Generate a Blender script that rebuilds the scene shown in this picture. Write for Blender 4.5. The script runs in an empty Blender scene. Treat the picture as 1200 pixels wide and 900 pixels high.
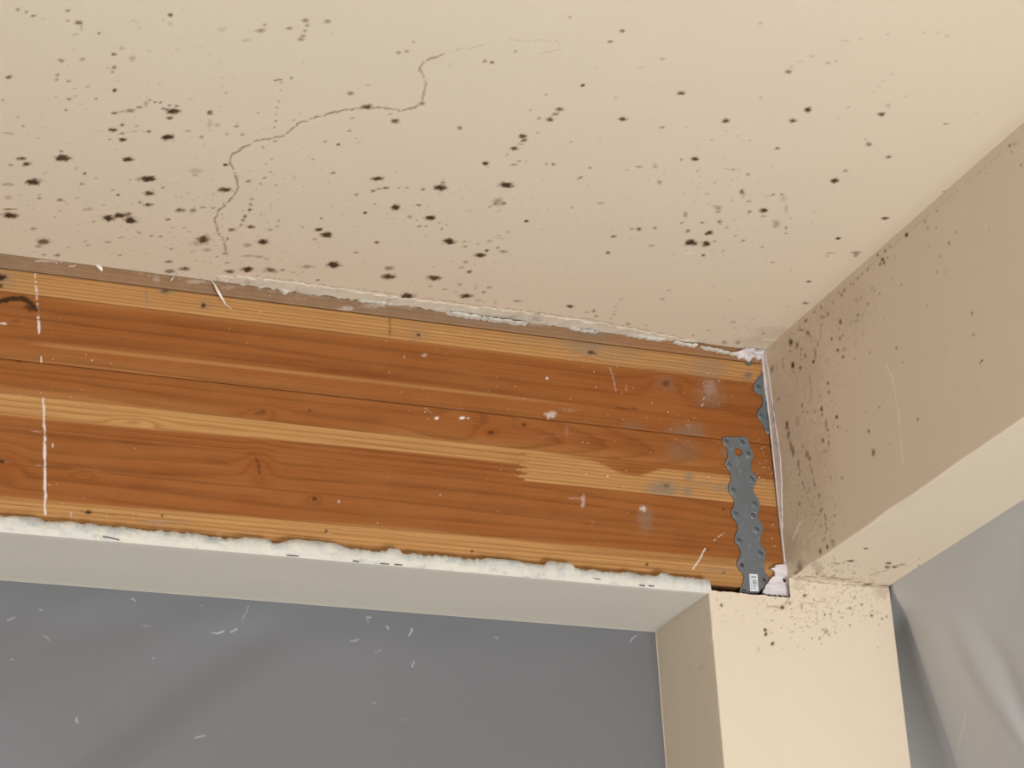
import bpy, bmesh, math, random
import numpy as np
from mathutils import Matrix, Vector

# ------------------------------------------------------------------ camera
H = 2.5                                  # ceiling height above the floor
F = 2810.7                               # focal length in pixels of the 1200 x 900 frame
YAW, PIT, ROL = 0.4062, 0.4178, 0.0556
CAM = np.array([-1.2773, -2.2260, H - 1.1549])
_f = np.array([math.sin(YAW)*math.cos(PIT), math.cos(YAW)*math.cos(PIT), math.sin(PIT)])
_r = np.array([math.cos(YAW), -math.sin(YAW), 0.0])
_d = np.cross(_f, _r)
RIGHT = math.cos(ROL)*_r + math.sin(ROL)*_d
DOWN = -math.sin(ROL)*_r + math.cos(ROL)*_d
FWD = _f
scene = bpy.context.scene
cam_data = bpy.data.cameras.new('camera')
cam_data.sensor_width = 36.0
cam_data.lens = F/1200*36.0
cam_data.clip_start = 0.01
cam = bpy.data.objects.new('camera', cam_data)
scene.collection.objects.link(cam)
cam.matrix_world = Matrix(((RIGHT[0], -DOWN[0], -FWD[0], CAM[0]),
                           (RIGHT[1], -DOWN[1], -FWD[1], CAM[1]),
                           (RIGHT[2], -DOWN[2], -FWD[2], CAM[2]), (0, 0, 0, 1)))
scene.camera = cam

# ------------------------------------------------------------------ light
world = bpy.data.worlds.new('world')
scene.world = world
world.use_nodes = True
bg = world.node_tree.nodes['Background']
bg.inputs[0].default_value = (1.0, 0.96, 0.92, 1)
bg.inputs[1].default_value = 0.85

def area(name, loc, target, size, power, color):
    l = bpy.data.lights.new(name, 'AREA')
    l.shape = 'RECTANGLE'
    l.size, l.size_y = size
    l.energy = power
    l.color = color
    o = bpy.data.objects.new(name, l)
    scene.collection.objects.link(o)
    o.location = loc
    o.rotation_euler = (Vector(target) - Vector(loc)).to_track_quat('-Z', 'Y').to_euler()
    return o
area('low_key_light', (-0.10, -2.7, 0.45), (-0.25, -0.2, 2.4), (0.9, 0.7), 70, (0.96, 1.0, 1.03))  # unseen area light, added low in front to brighten ceiling and column

vs = scene.view_settings
vs.view_transform = 'Standard'
vs.look = 'None'
vs.gamma = 1.0
vs.use_curve_mapping = False
vs.exposure = 0.42

# ------------------------------------------------------------------ helpers
col = scene.collection
rng = np.random.default_rng(7)
random.seed(7)
# measured planes (metres; z below the ceiling)
YF = -0.014                              # front of the drywall on column and header
ZS, ZR = H - 0.310, H - 0.2839           # underside of header, underside of boxed beam
DEP, CX, W2 = 0.1265, -0.1053, 0.1254

def project(P):
    """3-D points -> photo pixels (1200 x 900)."""
    q = P - CAM
    z = q @ FWD
    return 600 + F*(q @ RIGHT)/z, 450 + F*(q @ DOWN)/z

def ray(px, py):
    return FWD + (px-600)/F*RIGHT + (py-450)/F*DOWN

def on_y(px, py, y):
    d = ray(px, py)
    return CAM + d*(y - CAM[1])/d[1]

def on_x(px, py, x):
    d = ray(px, py)
    return CAM + d*(x - CAM[0])/d[0]

def on_z(px, py, z):
    d = ray(px, py)
    return CAM + d*(z - CAM[2])/d[2]

_lat = np.random.default_rng(3).random((257, 257)).astype(np.float32)
def vnoise(x, y):
    xi = np.floor(x).astype(np.int64); yi = np.floor(y).astype(np.int64)
    fx = (x-xi); fy = (y-yi)
    fx = fx*fx*(3-2*fx); fy = fy*fy*(3-2*fy)
    a = _lat[xi % 256, yi % 256]; b = _lat[(xi+1) % 256, yi % 256]
    c = _lat[xi % 256, (yi+1) % 256]; d = _lat[(xi+1) % 256, (yi+1) % 256]
    return (a*(1-fx)+b*fx)*(1-fy) + (c*(1-fx)+d*fx)*fy

def sstep(e0, e1, x):
    t = np.clip((x-e0)/(e1-e0), 0, 1)
    return t*t*(3-2*t)

def add_spots(field, X, Y, spots, soft=0.3):
    """Max-blend irregular stains (pixel centre, radii, strength) into a field."""
    for (cx, cy, rx, ry, s) in spots:
        m = np.nonzero((np.abs(X-cx) < rx*1.7+1.5) & (np.abs(Y-cy) < ry*1.7+1.5))[0]
        if len(m) == 0:
            continue
        x = X[m]; y = Y[m]
        rx = max(rx, 0.75); ry = max(ry, 0.75)
        n = (vnoise(x/2.0+cx, y/1.5+cy)-.5)*0.55 + (vnoise(x/5+cx, y/3+cy)-.5)*0.35
        d = np.sqrt(((x-cx)/rx)**2 + ((y-cy)/ry)**2) + n*min(1.0, rx/3.0)
        v = s*sstep(1.25, soft, d)
        field[m] = np.maximum(field[m], v)

def add_path(field, X, Y, pts, w, s, broken=0.0, wob=1.2):
    for (x0, y0), (x1, y1) in zip(pts[:-1], pts[1:]):
        r = w*2+3
        m = np.nonzero((X > min(x0, x1)-r) & (X < max(x0, x1)+r) & (Y > min(y0, y1)-r) & (Y < max(y0, y1)+r))[0]
        if len(m) == 0:
            continue
        x = X[m] + (vnoise(X[m]/4, Y[m]/4+9)-.5)*wob*2
        y = Y[m] + (vnoise(X[m]/4+31, Y[m]/4)-.5)*wob*2
        dx, dy = x1-x0, y1-y0
        t = np.clip(((x-x0)*dx+(y-y0)*dy)/(dx*dx+dy*dy+1e-9), 0, 1)
        d = np.hypot(x-x0-t*dx, y-y0-t*dy)
        v = s*sstep(w, w*.35, d)
        if broken:
            v = v*sstep(broken-.18, broken+.18, vnoise(X[m]/2.6+5, Y[m]/2.6+77))
        field[m] = np.maximum(field[m], v)

def mesh_from(name, verts, quads, attrs=None, smooth=True):
    me = bpy.data.meshes.new(name)
    verts = np.asarray(verts, dtype=np.float32)
    quads = np.asarray(quads, dtype=np.int32)
    nv, nq, k = len(verts), len(quads), quads.shape[1]
    me.vertices.add(nv); me.vertices.foreach_set('co', verts.ravel())
    me.loops.add(nq*k); me.loops.foreach_set('vertex_index', quads.ravel())
    me.polygons.add(nq)
    me.polygons.foreach_set('loop_start', np.arange(0, nq*k, k, dtype=np.int32))
    me.polygons.foreach_set('loop_total', np.full(nq, k, dtype=np.int32))
    me.polygons.foreach_set('use_smooth', np.full(nq, smooth))
    me.update(calc_edges=True)
    for k_, v in (attrs or {}).items():
        a = me.attributes.new(k_, 'FLOAT', 'POINT')
        a.data.foreach_set('value', np.asarray(v, dtype=np.float32))
    return me

def grid_quads(nu, nv, off=0, flip=False):
    i, j = np.meshgrid(np.arange(nu-1), np.arange(nv-1), indexing='ij')
    a = (i*nv+j).ravel()+off
    q = np.stack([a, a+nv, a+nv+1, a+1], 1)
    return q[:, ::-1] if flip else q

def axis(parts):
    """Join (start, stop, step) ranges into one increasing or decreasing list of coordinates."""
    out = []
    for a, b, s in parts:
        n = max(1, int(round(abs(b-a)/s)))
        out += list(np.linspace(a, b, n+1)[:-1])
    out.append(parts[-1][1])
    return np.array(out)

def obj(name, me, mat, parent=None):
    o = bpy.data.objects.new(name, me)
    col.objects.link(o)
    if mat is not None and me is not None:
        me.materials.append(mat)
    if parent is not None:
        o.parent = parent
        if parent.type == 'EMPTY':
            o.matrix_parent_inverse = Matrix.Translation(-Vector(parent.location))
    return o

def tag(o, label=None, cat=None, group=None, kind=None):
    if label: o['label'] = label
    if cat: o['category'] = cat
    if group: o['group'] = group
    if kind: o['kind'] = kind
    return o

def thing(name, loc, label, cat):
    o = bpy.data.objects.new(name, None)
    o.empty_display_size = 0.05
    col.objects.link(o)
    o.location = loc
    return tag(o, label, cat)

def box_mesh(name, x0, x1, y0, y1, z0, z1, bevel=0.0):
    bm = bmesh.new()
    bmesh.ops.create_cube(bm, size=1)
    for v in bm.verts:
        v.co = ((x0+x1)/2+v.co.x*(x1-x0), (y0+y1)/2+v.co.y*(y1-y0), (z0+z1)/2+v.co.z*(z1-z0))
    if bevel:
        bmesh.ops.bevel(bm, geom=bm.edges[:], offset=bevel, segments=2, affect='EDGES')
    me = bpy.data.meshes.new(name)
    bm.to_mesh(me); bm.free()
    return me

def chaikin(p, n=2):
    p = [np.array(q, float) for q in p]
    for _ in range(n):
        q = []
        for a, b in zip(p, p[1:]+p[:1]):
            q += [a*.75+b*.25, a*.25+b*.75]
        p = q
    return p

def plate_mesh(name, outline, holes, y_back, thick, bevel=0.0003):
    """Flat plate in the XZ plane (outline and holes as lists of (x, z)), from y_back towards the room."""
    cu = bpy.data.curves.new(name, 'CURVE')
    cu.dimensions = '2D'; cu.fill_mode = 'BOTH'
    cu.extrude = thick/2 - bevel; cu.bevel_depth = bevel; cu.bevel_resolution = 1
    for loop in [outline]+holes:
        sp = cu.splines.new('POLY')
        sp.points.add(len(loop)-1)
        for p, q in zip(sp.points, loop):
            p.co = (q[0], q[1], 0, 1)
        sp.use_cyclic_u = True
    o = bpy.data.objects.new(name+'_c', cu)
    col.objects.link(o)
    me = bpy.data.meshes.new_from_object(o)
    bpy.data.objects.remove(o); bpy.data.curves.remove(cu)
    me.name = name
    # curve plane (x, y, z) -> world (x, y_back - thick/2 - z, y)
    me.transform(Matrix(((1, 0, 0, 0), (0, 0, -1, y_back - thick/2), (0, 1, 0, 0), (0, 0, 0, 1))))
    return me

def rag(pts, amp, step, seed):
    """Roughen a pixel polyline."""
    r = random.Random(seed)
    out = []
    for (x0, y0), (x1, y1) in zip(pts[:-1], pts[1:]):
        n = max(1, int(math.hypot(x1-x0, y1-y0)/step))
        for i in range(n):
            t = i/n
            out.append((x0+(x1-x0)*t + r.uniform(-amp, amp)*.5, y0+(y1-y0)*t + r.uniform(-amp, amp)))
    out.append(pts[-1])
    return out

# ------------------------------------------------------------------ materials
class NT:
    def __init__(self, name):
        self.m = bpy.data.materials.new(name)
        self.m.use_nodes = True
        self.t = self.m.node_tree
        self.b = self.t.nodes['Principled BSDF']
    def n(self, kind, **kw):
        o = self.t.nodes.new(kind)
        for k, v in kw.items():
            setattr(o, k, v)
        return o
    def l(self, a, b):
        self.t.links.new(a, b)
    def attr(self, name):
        return self.n('ShaderNodeAttribute', attribute_name=name).outputs['Fac']
    def math(self, op, a, b=None, c=None, clamp=False):
        o = self.n('ShaderNodeMath', operation=op, use_clamp=clamp)
        for i, v in enumerate((a, b, c)):
            if v is None: continue
            if isinstance(v, (int, float)): o.inputs[i].default_value = v
            else: self.l(v, o.inputs[i])
        return o.outputs[0]
    def mix(self, fac, a, b, blend='MIX'):
        o = self.n('ShaderNodeMix', data_type='RGBA', blend_type=blend)
        for i, v in ((0, fac), (6, a), (7, b)):
            if isinstance(v, (int, float)): o.inputs[i].default_value = v
            elif isinstance(v, tuple): o.inputs[i].default_value = (*v, 1)
            else: self.l(v, o.inputs[i])
        return o.outputs[2]
    def pos(self, scale):
        tc = self.n('ShaderNodeNewGeometry')
        mp = self.n('ShaderNodeMapping')
        mp.inputs['Scale'].default_value = scale
        self.l(tc.outputs['Position'], mp.inputs['Vector'])
        return mp.outputs[0]
    def noise(self, scale, detail=2, rough=.5, vec=(1, 1, 1), dist=0.0):
        o = self.n('ShaderNodeTexNoise')
        o.inputs['Scale'].default_value = scale
        o.inputs['Detail'].default_value = detail
        o.inputs['Roughness'].default_value = rough
        o.inputs['Distortion'].default_value = dist
        self.l(self.pos(vec), o.inputs['Vector'])
        return o.outputs['Fac']
    def ramp(self, fac, stops):
        o = self.n('ShaderNodeValToRGB')
        e = o.color_ramp.elements
        while len(e) < len(stops): e.new(0.5)
        for s, (p, c) in zip(e, stops):
            s.position = p; s.color = (*c, 1) if isinstance(c, tuple) else (c, c, c, 1)
        self.l(fac, o.inputs[0])
        return o.outputs[0]
    def bump(self, h, strength, dist):
        o = self.n('ShaderNodeBump')
        o.inputs['Strength'].default_value = strength
        o.inputs['Distance'].default_value = dist
        self.l(h, o.inputs['Height'])
        self.l(o.outputs[0], self.b.inputs['Normal'])
    def out(self, color=None, rough=None, metal=None, spec=None):
        for v, k in ((color, 'Base Color'), (rough, 'Roughness'), (metal, 'Metallic'), (spec, 'Specular IOR Level')):
            if v is None: continue
            if isinstance(v, (int, float)): self.b.inputs[k].default_value = v
            elif isinstance(v, tuple): self.b.inputs[k].default_value = (*v, 1)
            else: self.l(v, self.b.inputs[k])
        return self.m

def srgb(r, g, b):
    f = lambda c: ((c/255+.055)/1.055)**2.4 if c/255 > .04045 else c/255/12.92
    return (f(r), f(g), f(b))

def paint(name, base, alt, strength=1.0):
    """Matt wall paint with roller texture and, from the 'mould' attribute, brown-black mould and painted gap shade."""
    t = NT(name)
    c = t.mix(t.math('MULTIPLY', t.noise(7, 3), 0.9), base, alt)
    c = t.mix(t.math('MULTIPLY', t.noise(160, 3, .6), .18), c, tuple(x*.86 for x in base))
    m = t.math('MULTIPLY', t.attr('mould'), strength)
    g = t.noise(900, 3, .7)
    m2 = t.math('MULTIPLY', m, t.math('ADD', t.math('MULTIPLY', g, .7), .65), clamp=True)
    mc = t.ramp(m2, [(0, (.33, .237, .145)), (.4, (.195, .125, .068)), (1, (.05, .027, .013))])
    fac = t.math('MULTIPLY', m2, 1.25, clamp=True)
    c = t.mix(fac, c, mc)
    w = t.attr('pale')
    c = t.mix(w, c, (.86, .80, .70))
    hgt = t.math('ADD', t.noise(420, 3, .6), t.math('MULTIPLY', t.noise(110, 2), .6))
    t.bump(hgt, .28, .0009)
    return t.out(c, 0.72, spec=.25)

PAINT = paint('beige_paint', (.66, .555, .425), (.625, .52, .395))
TRIMPAINT = paint('header_paint', (.58, .53, .45), (.55, .50, .42))

# ------------------------------------------------------------------ mould seen in the photograph (pixels)
def U(spots, k, ox, oy):
    return [(x/k+ox, y/k+oy, rx/k, ry/k, s) for (x, y, rx, ry, s) in spots]
def UP(pts, k, ox, oy):
    return [(x/k+ox, y/k+oy) for x, y in pts]

SPOTS = []
SPOTS += U([(62,34,8,6,.5),(92,42,6,5,.5),(118,56,11,6,.7),(152,66,5,3,.3),(238,38,8,5,.7),(238,73,8,4,.4),(277,79,14,7,.7),(286,95,5,12,.3),
 (265,122,12,5,.3),(347,117,6,4,.6),(597,53,11,7,.8),(598,85,8,8,.25),(468,72,5,4,.4),(490,98,6,4,.3),(930,87,9,6,.5),(917,108,18,8,.5),
 (1017,99,11,7,.5),(1073,72,15,8,.55),(1080,90,9,6,.5),(1072,108,10,6,.5),(1066,127,11,6,.5),(1058,138,14,8,.5),(1152,76,13,7,.5),(866,141,18,7,.25),
 (780,103,15,8,.2),(400,190,11,6,.8),(428,170,8,6,.3),(214,213,13,7,.6),(290,208,12,7,.4),(402,237,9,8,.6),(395,254,6,4,.7),(378,240,5,4,.4),
 (466,205,12,12,.3),(527,180,8,5,.2),(31,271,15,7,.7),(203,263,8,6,.5),(200,280,7,6,.4),(240,285,9,5,.5),(309,305,6,4,.5),(403,317,9,6,.9),
 (337,347,6,4,.6),(244,348,9,5,.5),(265,338,6,4,.4),(197,340,5,3,.5),(10,352,6,4,.6),(232,386,5,4,.7),(62,411,5,4,.5),(82,444,5,5,.6),
 (400,398,12,5,.7),(430,392,14,4,.5),(460,388,18,5,.5),(490,378,14,5,.5),(512,366,8,12,.4),(526,352,9,4,.5),(545,360,7,4,.8),(564,361,6,4,.7),
 (606,391,26,11,.9),(573,383,8,5,.6),(622,372,10,6,.6),(596,370,8,4,.6),(598,414,12,6,.7),(452,393,20,3,.5),(738,398,12,9,.7),(397,456,15,7,.8),
 (430,441,10,6,.8),(430,470,9,5,.7),(432,491,16,7,.8),(386,490,6,4,.5),(480,443,6,4,.4),(480,462,40,2,.3),(524,462,8,4,.7),(589,483,22,10,1),
 (708,481,7,6,.5),(662,461,9,5,.4),(20,468,20,4,.3),(40,470,8,3,.4),(135,485,6,4,.4),(833,444,9,4,.6),(853,474,9,5,.4),(798,472,6,6,.3),
 (738,435,10,16,.2),(765,440,10,8,.25),(908,396,4,4,.5),(1032,422,5,4,.5),(795,327,5,4,.4),(672,350,7,5,.2),(970,282,7,5,.7),(985,280,8,4,.7),
 (1025,275,5,4,.7),(990,290,4,4,.5),(986,318,4,4,.5),(980,357,4,4,.5),(972,378,5,4,.6),(969,402,4,4,.5),(970,425,5,5,.6),(966,448,4,4,.5),
 (77,558,18,7,.8),(92,576,18,7,.8),(221,555,30,12,.85),(449,561,20,9,.9),(215,532,6,5,.7),(38,580,10,4,.4),(120,640,30,12,.95),(297,610,6,5,.8),
 (288,647,9,5,.5),(337,626,6,4,.4),(270,590,8,3,.3),(516,628,32,10,.95),(458,632,4,4,.5),(526,680,20,8,.85),(574,660,8,5,.5),(519,720,16,7,.85),
 (492,712,6,6,.5),(415,685,6,5,.7),(395,668,5,4,.5),(687,600,24,12,.25),(687,615,10,5,.4),(791,668,24,9,.9),(792,580,9,5,.9),(30,648,20,6,.35),
 (30,695,12,8,.3),(138,697,8,5,.4),(140,686,6,4,.4),(210,703,14,6,.6),(36,736,26,4,.6),(36,757,30,11,.95),(310,735,20,6,.3),(365,722,6,3,.4),
 (382,767,22,12,.95),(423,758,26,10,.9),(460,775,24,12,.95),(452,752,12,6,.8),(330,779,8,3,.4),(212,742,6,3,.4),(193,764,6,3,.4),(632,739,18,8,.75),
 (677,740,16,7,.55),(713,729,10,4,.6),(750,731,8,3,.5),(590,772,9,4,.7),(118,804,12,5,.5),(154,848,24,13,.7),(135,866,14,6,.4),(240,870,10,4,.3),
 (380,851,11,4,.4),(300,849,5,4,.4),(308,862,9,4,.4),(425,836,14,4,.3),(490,818,8,5,.4),(533,830,6,5,.5),(565,832,9,4,.6),(605,800,7,3,.5),
 (648,801,7,3,.4),(715,843,22,16,.8),(690,855,24,10,.3),(730,880,18,7,.35),(600,876,6,4,.4),(677,884,8,4,.3),(950,605,4,4,.6),(930,625,6,4,.6),
 (915,645,5,4,.5),(885,700,7,4,.5),(880,718,6,4,.6),(878,737,8,5,.7),(862,760,7,6,.7),(855,775,8,6,.6),(848,790,6,5,.5),(815,808,16,8,.7),
 (800,838,6,6,.6),(880,797,16,6,.8),(925,850,20,11,.95),(870,862,14,8,.4),(950,808,12,5,.4),(980,776,5,4,.6),(975,795,5,4,.5),(935,577,5,4,.5),
 (955,560,4,4,.5),(925,517,5,5,.5),(967,496,8,4,.5),(872,637,12,4,.5),(1100,560,6,4,.5),(1145,497,8,3,.6),(1190,508,8,4,.8),(1171,608,9,5,.8),
 (970,650,5,4,.5),(1122,807,15,7,.95),(1149,826,21,11,.9),(1108,840,9,4,.5),(1130,768,7,5,.6),(1035,625,5,10,.2),(1065,800,5,4,.4)], 3, 0, 0)
SPOTS += U([(803,60,8,4,.4),(988,109,10,7,.7),(946,146,11,6,.6),(1128,208,10,6,.35),(201,184,9,7,.5),(229,180,8,6,.4),(254,148,5,4,.6),(504,215,8,6,.5),
 (528,219,9,5,.7),(612,181,8,6,.4),(382,227,5,4,.3),(34,328,12,7,.55),(91,376,20,9,.85),(283,364,12,7,.6),(848,300,8,6,.8),(1190,328,12,7,.8),
 (92,300,5,3,.5),(720,333,5,4,.5),(766,385,15,7,.7),(754,402,14,6,.6),(733,421,13,10,.75),(695,415,8,5,.5),(664,387,5,4,.4),(990,419,18,7,.8),
 (417,450,11,7,.65),(1128,448,9,5,.5),(187,425,18,8,.8),(172,402,8,4,.5),(40,416,10,3,.6),(30,460,9,4,.6),(52,487,4,4,.4),(62,500,5,4,.3),
 (639,479,15,7,.8),(642,494,13,7,.7),(630,507,12,3,.5),(606,522,16,8,.9),(690,466,5,4,.4),(583,543,5,4,.6),(808,498,5,4,.6),(508,574,13,7,.9),
 (514,588,5,3,.5),(625,566,8,5,.6),(606,578,14,3,.5),(720,576,5,4,.6),(745,578,6,5,.7),(650,568,4,4,.3),(873,591,9,4,.5),(842,624,6,4,.7),
 (832,629,5,4,.6),(1046,587,12,4,.5),(1105,585,9,6,.3),(1100,578,5,4,.5),(1005,598,5,3,.4),(1118,640,9,8,.5),(1195,561,6,4,.6),(579,651,28,11,.95),
 (129,628,22,8,.9),(155,660,12,5,.7),(112,672,10,5,.7),(128,664,8,4,.6),(203,660,6,5,.5),(231,660,8,3,.5),(52,684,6,5,.6),(288,666,7,5,.6),
 (346,660,24,11,1),(357,641,9,5,.6),(192,729,18,10,1),(271,721,12,4,.7),(118,718,7,4,.5),(83,748,8,5,.9),(240,762,10,6,.4),(313,766,21,10,.95),
 (345,783,7,3,.5),(353,805,5,4,.6),(275,795,9,4,.5),(298,796,5,4,.5),(548,710,22,14,.35),(540,716,9,5,.6),(572,714,8,5,.6),(521,727,6,4,.6),
 (551,703,10,3,.6),(555,741,4,3,.4),(650,777,8,5,.9),(811,730,5,4,.5),(910,714,14,4,.4),(726,738,4,3,.4),(690,742,4,3,.3),(1045,804,9,7,.7),
 (1022,804,8,4,.5),(1103,802,9,4,.5),(959,831,12,5,.7),(938,889,9,5,.8),(1088,863,13,4,.4),(1197,783,5,4,.7),(124,852,10,5,.7),(380,849,23,10,.95),
 (52,887,10,4,.6),(512,881,8,5,.8),(437,867,10,4,.5),(570,884,14,6,.5),(550,871,6,4,.6),(520,848,10,4,.4),(433,849,6,5,.4),(480,857,5,3,.4),
 (490,897,22,8,.8),(585,815,8,5,.25),(555,828,9,4,.25),(565,838,16,4,.2),(965,345,6,12,.15),(1055,237,18,5,.12)], 3, 400, 0)
SPOTS += U([(274,83,8,6,.3),(372,252,11,8,.6),(512,222,8,5,.4),(538,213,5,4,.4),(848,114,4,4,.5),(900,115,6,5,.2),(930,127,8,5,.2),(720,121,6,4,.25),
 (625,136,8,4,.2),(570,143,15,4,.2),(455,198,12,4,.25),(410,217,14,4,.2),(382,235,6,6,.3),(2,328,7,6,.7),(441,386,14,10,.8),(388,425,15,8,.75),
 (151,424,14,8,.75),(700,401,14,8,.75),(722,372,7,9,.3),(784,339,5,4,.4),(275,344,8,4,.3),(580,378,10,4,.25),(549,415,6,4,.2),(926,436,9,4,.6),
 (1033,397,5,4,.25),(672,324,6,4,.2),(688,305,5,4,.2),(705,283,5,4,.2),(735,260,12,6,.12),(333,522,9,5,.7),(235,494,5,3,.4),(194,479,6,3,.3),
 (102,492,5,4,.4),(654,507,12,7,.6),(643,490,5,4,.5),(724,552,11,6,.7),(572,600,9,5,.6),(536,636,15,9,.9),(42,558,13,7,.85),(52,600,5,4,.5),
 (178,597,8,4,.4),(230,614,7,6,.5),(197,597,5,3,.3),(112,642,5,3,.6),(208,676,9,9,.7),(214,692,4,6,.5),(172,704,5,3,.5),(55,660,6,3,.3),
 (86,682,6,4,.3),(318,685,6,4,.6),(348,683,7,5,.5),(300,690,12,3,.3),(284,740,16,8,.9),(285,760,14,3,.4),(235,744,8,5,.6),(232,708,8,4,.4),
 (125,730,14,9,.4),(125,744,9,5,.6),(110,725,14,3,.3),(130,780,10,6,.6),(10,755,8,10,.4),(68,783,6,5,.6),(16,813,10,7,.6),(95,818,16,8,.8),
 (85,822,8,5,.8),(30,853,22,11,1),(82,857,14,9,.95),(112,848,7,4,.5),(155,800,6,4,.4),(186,828,5,4,.5),(211,846,8,5,.5),(280,869,8,4,.5),
 (355,700,12,12,.2),(365,735,8,14,.25),(330,785,14,12,.4),(325,798,8,4,.5),(364,800,6,8,.5),(363,820,7,4,.5),(378,770,4,3,.4),(712,768,13,6,.8),
 (545,838,9,5,.9),(460,747,4,3,.3),(142,882,5,4,.5),(72,897,8,5,.8),(610,890,16,6,.6),(520,890,14,4,.4),(918,673,6,4,.5)], 3, 800, 0)
SPOTS += U([(195,68,12,6,.5),(252,71,15,7,.6),(527,72,10,5,.6),(742,100,18,7,.6),(745,142,32,9,.6),(811,131,27,9,.8),(1013,143,25,9,.7),(1087,134,27,12,.95),
 (1190,137,33,12,.7),(755,45,9,4,.4),(850,53,10,3,.4),(910,47,20,8,.3),(990,35,8,12,.4),(990,65,14,6,.5),(955,78,8,4,.5),(1000,105,12,4,.4),
 (1090,75,30,6,.35),(1140,78,22,6,.4),(1170,88,14,8,.3)], 3.75, 0, 280)
SPOTS += U([(117,61,11,6,.6),(162,71,9,6,.25),(205,71,7,4,.3),(225,47,32,8,.45),(340,40,32,14,.95),(585,54,24,10,.55),(583,90,32,13,.8),(785,97,34,12,.8),
 (272,106,10,5,.6),(668,176,32,14,.9),(925,175,28,11,.9),(938,69,13,8,.7),(765,133,9,5,.4),(830,147,12,5,.4),(895,125,10,8,.35),(1025,138,14,6,.4),
 (1002,158,10,5,.6),(1148,199,17,6,.5),(1050,205,8,9,.25),(920,27,14,6,.4),(905,50,12,6,.3),(965,140,8,14,.2),(980,195,18,8,.25)], 3.75, 300, 300)
SPOTS += U([(24,47,18,6,.4),(256,71,16,7,.8),(360,92,9,6,.6),(330,98,10,5,.4),(370,115,11,7,.7),(448,107,6,5,.5),(450,92,6,4,.4),(453,75,8,5,.3),
 (437,125,8,4,.4),(478,40,10,6,.25),(660,40,14,6,.5),(508,149,12,6,.5),(585,155,10,4,.3),(795,198,5,4,.6),(865,178,7,3,.6),(955,43,8,4,.25),
 (975,140,10,6,.25),(1105,190,8,5,.5),(930,225,10,7,.4),(990,232,14,8,.4),(1000,225,6,5,.3),(690,2,8,4,.5),(15,125,22,7,.6)], 3.75, 600, 340)
SPOTS += U([(182,155,14,8,.4),(242,155,14,8,.45),(355,118,10,5,.5),(220,65,10,4,.3),(330,150,90,26,.16),(400,110,90,26,.13)], 3.75, 800, 360)
SPOTS += U([(460,750,12,6,.6),(335,750,6,6,.4),(350,738,10,3,.4),(253,862,11,5,.7),(95,777,7,5,.5)], 3.75, 880, 100)
SPOTS += U([(240,207,14,6,.7),(93,28,7,4,.5),(460,2,10,5,.5)], 3.75, 880, 300)
CRACK = UP([(795,895),(790,850),(770,820),(755,780),(765,745),(790,725),(820,690),(838,650),(830,620),(808,570),(815,540),(855,520),(900,495),(965,484),
 (1005,474),(1048,436),(1110,412),(1145,402),(1215,387)], 3, 0, 0)
CRACK2 = UP([(15,387),(60,382),(150,378),(210,388),(255,380),(285,362),(290,325),(298,290),(280,255),(275,235),(305,210),(355,192)], 3, 400, 0)
CRACK3 = UP([(355,192),(395,177),(495,160)], 3, 400, 0)
CRACK4 = UP([(595,140),(720,143),(765,150),(770,175),(690,190)], 3, 400, 0)

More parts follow.
